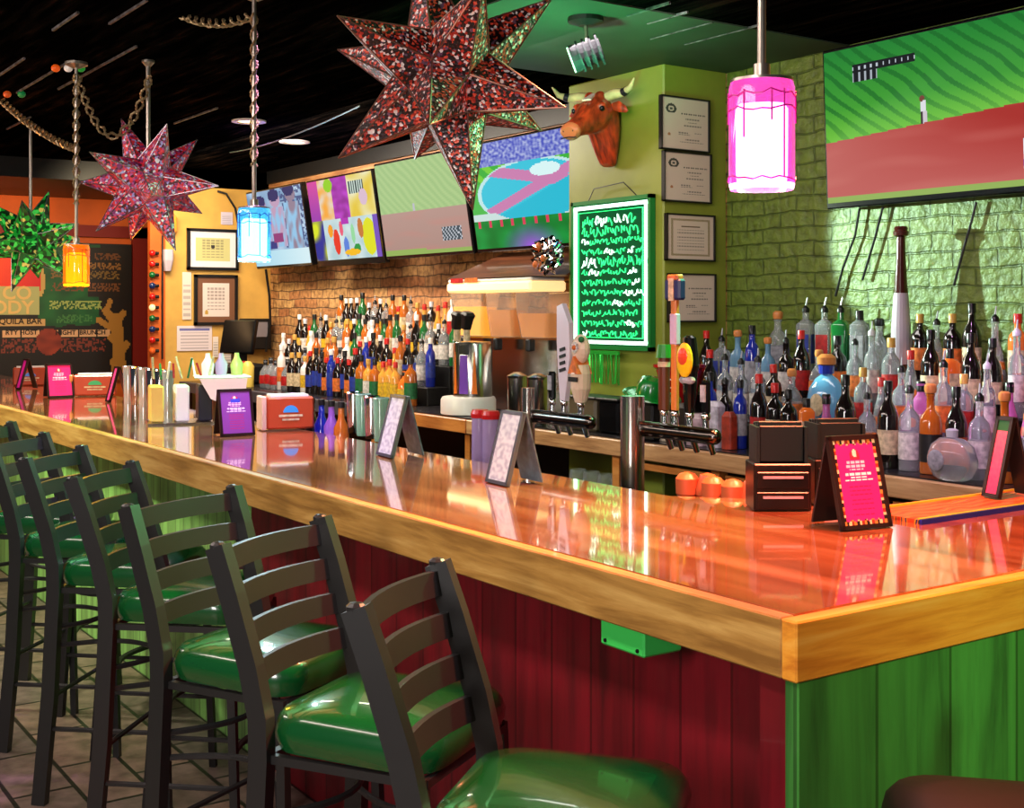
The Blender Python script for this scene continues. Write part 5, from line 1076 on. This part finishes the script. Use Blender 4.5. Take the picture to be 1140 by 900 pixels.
mb.build('rim', t)
# steel shakers / glasses along the bar
def tumbler(label, px, py, h, r, m, group, name='steel_shaker', Y=None):
    q = W(px, py, Z=BZ) ; o = thing(name, label, 'tumbler', (q.x, q.y, BZ), 0, group); MB().lathe([(r * .78, 0), (r * .8, .004), (r, h), (r * .93, h), (r * .74, .01)], m, 18).build('cup', o, smooth=True); MB().lathe([(r * 1.0, h - .004), (r * 1.05, h), (r * 1.0, h + .004)], m, 18, cap=False).build('rim', o); return o
M_stw = mat('white_enamel_cup', (200, 200, 206), .10, .6, coat=.5)
for i, px in enumerate((143, 151, 160, 169, 178, 187)):
    tumbler('%s steel shaker from the left in the row left of the napkin caddy' % ORD[i], px, 449 + i * 1.8, .20, .03, M_chrome if i in (1, 3, 4) else M_stw, 'steel shakers at the far left')
for i, px in enumerate((394, 404, 414, 424)):
    tumbler('%s tall glass tumbler from the left behind the farther white menu tent' % ORD[i], px, 482 + i * 3.2, .165, .032, mat('green_lit_glass', (170, 220, 190), .05, trans=.5, coat=.5) if i % 2 else M_chrome, 'tall tumblers behind the white menu tent', 'glass_tumbler')  # green light on the glasses is put into the glass colour
for i, px in enumerate((347, 358, 369, 380)):
    q = W(px, 478, Y=.84); t = thing('syrup_bottle', '%s dark bottle standing behind the bar, right of the orange-brown napkin box' % ORD[i], 'bottle', (q.x, .84, .93), 0, 'dark bottles behind the bar'); MB().lathe([(.03, 0), (.033, .01), (.033, .15), (.014, .19), (.013, .24)], GL[('dark', 'blue', 'violet', 'amber')[i]], 14).build('glass_body', t, smooth=True); MB().cyl((0, 0, .235), (0, 0, .26), .015, m=M_black).build('cap', t)
# bar service caddy with napkins, left
q = W(222, 470, Z=BZ); t = thing('service_caddy', 'service caddy with tall compartments, folded napkin and utensils', 'caddy', (q.x, q.y, BZ), R(75))
MB().box((0, 0, .004), (.46, .24, .008), M_steel).build('metal_tray', t)
for i, (x, c_) in enumerate(((-.19, (226, 180, 90)), (-.08, (236, 228, 220)), (.02, (34, 34, 40)))): MB().box((x, 0, .09), (.06, .15, .16), mat('bin_%d' % i, c_, .35), bev=.006).build('compartment', t)
MB().box((.12, .0, .09), (.11, .16, .17), M_orwood, bev=.004).build('compartment', t)
MB().box((.10, -.0, .205), (.24, .2, .010), M_white, bev=.005).build('shelf', t); MB().prism([(-.01, .2), (.2, .2), (.19, .12), (.12, .075), (.04, .11)], .006, mat('napkin_cloth', (236, 214, 196), .7), Matrix.Translation((0, -.108, 0))).build('napkin', t)
random.seed(9); mb = MB()
for k in range(9): x = -.2 + .03 * k; mb.cyl((x, random.uniform(-.05, .05), .2), (x + random.uniform(-.03, .03), random.uniform(-.05, .05), .26 + random.uniform(0, .04)), .005, m=[MATS['label_cream'], MATS['label_green'], M_white, MATS['label_red']][k % 4], seg=6)
mb.build('straws', t)
for i, x in enumerate((.04, .10, .17)): MB().lathe([(.025, 0), (.03, .05), (.012, .08), (.01, .1)], mat('tipped_bottle_%d' % i, ((236, 220, 226), (200, 160, 210), (206, 216, 120))[i], .2), 12).build('small_bottle', t, (x, .03, .21), smooth=True)
# ================================================================== light
w = bpy.data.worlds.new('world'); SC.world = w; w.use_nodes = True; bg = w.node_tree.nodes['Background']; bg.inputs[0].default_value = (.8, .85, 1, 1); bg.inputs[1].default_value = .045
def spot(n, loc, tgt, col, e, ang=60, blend=.6, size=.08):
    l = bpy.data.lights.new(n, 'SPOT'); l.energy = e; l.color = [c / 255 for c in col]; l.spot_size = R(ang); l.spot_blend = blend; l.shadow_soft_size = size
    o = bpy.data.objects.new(n, l); COL.objects.link(o); o.location = loc; o.rotation_euler = (Vector(tgt) - Vector(loc)).to_track_quat('-Z', 'Y').to_euler(); return o
def area(n, loc, tgt, col, e, sx=1, sy=1):
    l = bpy.data.lights.new(n, 'AREA'); l.energy = e; l.color = [c / 255 for c in col]; l.shape = 'RECTANGLE'; l.size = sx; l.size_y = sy
    o = bpy.data.objects.new(n, l); COL.objects.link(o); o.location = loc; o.rotation_euler = (Vector(tgt) - Vector(loc)).to_track_quat('-Z', 'Y').to_euler(); return o
spot('red_spot', (-.35, .9, 2.72), (-.45, .5, 1.07), (255, 44, 20), 520, 84, .8)
spot('red_spot', (-1.3, .8, 2.72), (-1.3, .3, 1.07), (255, 70, 30), 180, 80, .9)
spot('violet_spot', (-3.15, .5, 2.72), (-3.15, .38, 1.07), (190, 90, 255), 230, 70, .9)
spot('warm_spot', (-6.0, .6, 2.70), (-6.0, .35, 1.07), (255, 200, 170), 300, 95, .9)
spot('green_spot', (-1.0, 1.6, 2.72), (-1.6, -.6, .8), (40, 255, 90), 420, 70, .8)
spot('green_spot', (-3.8, 1.2, 2.72), (-4.0, -.8, .8), (60, 255, 90), 380, 80, .9)
spot('green_ceiling_wash', (-2.5, 1.2, 1.9), (-2.9, 1.6, 2.8), (20, 255, 90), 190, 90, 1)
area('house_light', (-3.0, -1.7, 2.74), (-3.0, .2, .6), (255, 206, 186), 100, 7, .3)
spot('panel_fill', (-5.0, -1.9, 2.6), (-4.8, .2, .6), (230, 255, 170), 300, 70, .7)  # added spot without a fixture, brightens the light green boards
area('front_fill', (1.1, -3.5, 2.0), (-1.4, -.3, .85), (255, 240, 230), 80, 1.0, 1)
area('back_bar_light', (-2.2, 1.7, 2.74), (-2.2, 2.7, 1.2), (255, 226, 220), 22, 2.2, .3)
area('back_bar_light', (-6.4, 1.8, 2.74), (-6.4, 2.8, 1.3), (255, 220, 176), 130, 3, .3)
area('yellow_wall_light', (-8.2, 1.6, 2.6), (-9.0, 2.5, 1.7), (255, 206, 130), 26, .6, .4)
area('far_wall_light', (-9.4, .4, 2.5), (-10.7, .8, 1.7), (255, 150, 70), 40, .4, 1.2)
spot('pillar_light', (-2.4, .9, 2.35), (-3.75, 2.6, 2.2), (255, 236, 130), 26, 60, .9)
spot('green_wash', (-4.17, 1.7, 2.10), (-1.05, 3.0, 1.8), (170, 255, 200), 800, 34, .2, .015)
spot('end_light', (1.8, .4, 2.3), (0, 1.0, .8), (170, 255, 130), 100, 50, .8)
spot('end_light', (1.6, -.9, 2.5), (0, .6, 1.0), (255, 176, 80), 100, 34, .8)
spot('violet_bottle_light', (-1.0, 1.5, 2.5), (-1.3, 2.6, 1.2), (255, 120, 255), 80, 45, .9)
spot('violet_star_light', (-3.4, -1.4, 1.9), (-1.9, .2, 2.3), (120, 70, 255), 26, 40, .9)
spot('blue_ceiling_wash', (-6.4, 1.8, 2.1), (-6.4, 2.1, 2.8), (60, 50, 255), 26, 120, 1)
spot('orange_ceiling_wash', (-6.5, -1.0, 2.0), (-6.0, -.5, 2.8), (255, 110, 40), 90, 120, 1)
vs = SC.view_settings; vs.view_transform = 'Standard'; vs.look = 'None'; vs.exposure = 0; vs.gamma = 1; vs.use_curve_mapping = False
SC.cycles.use_denoising = True
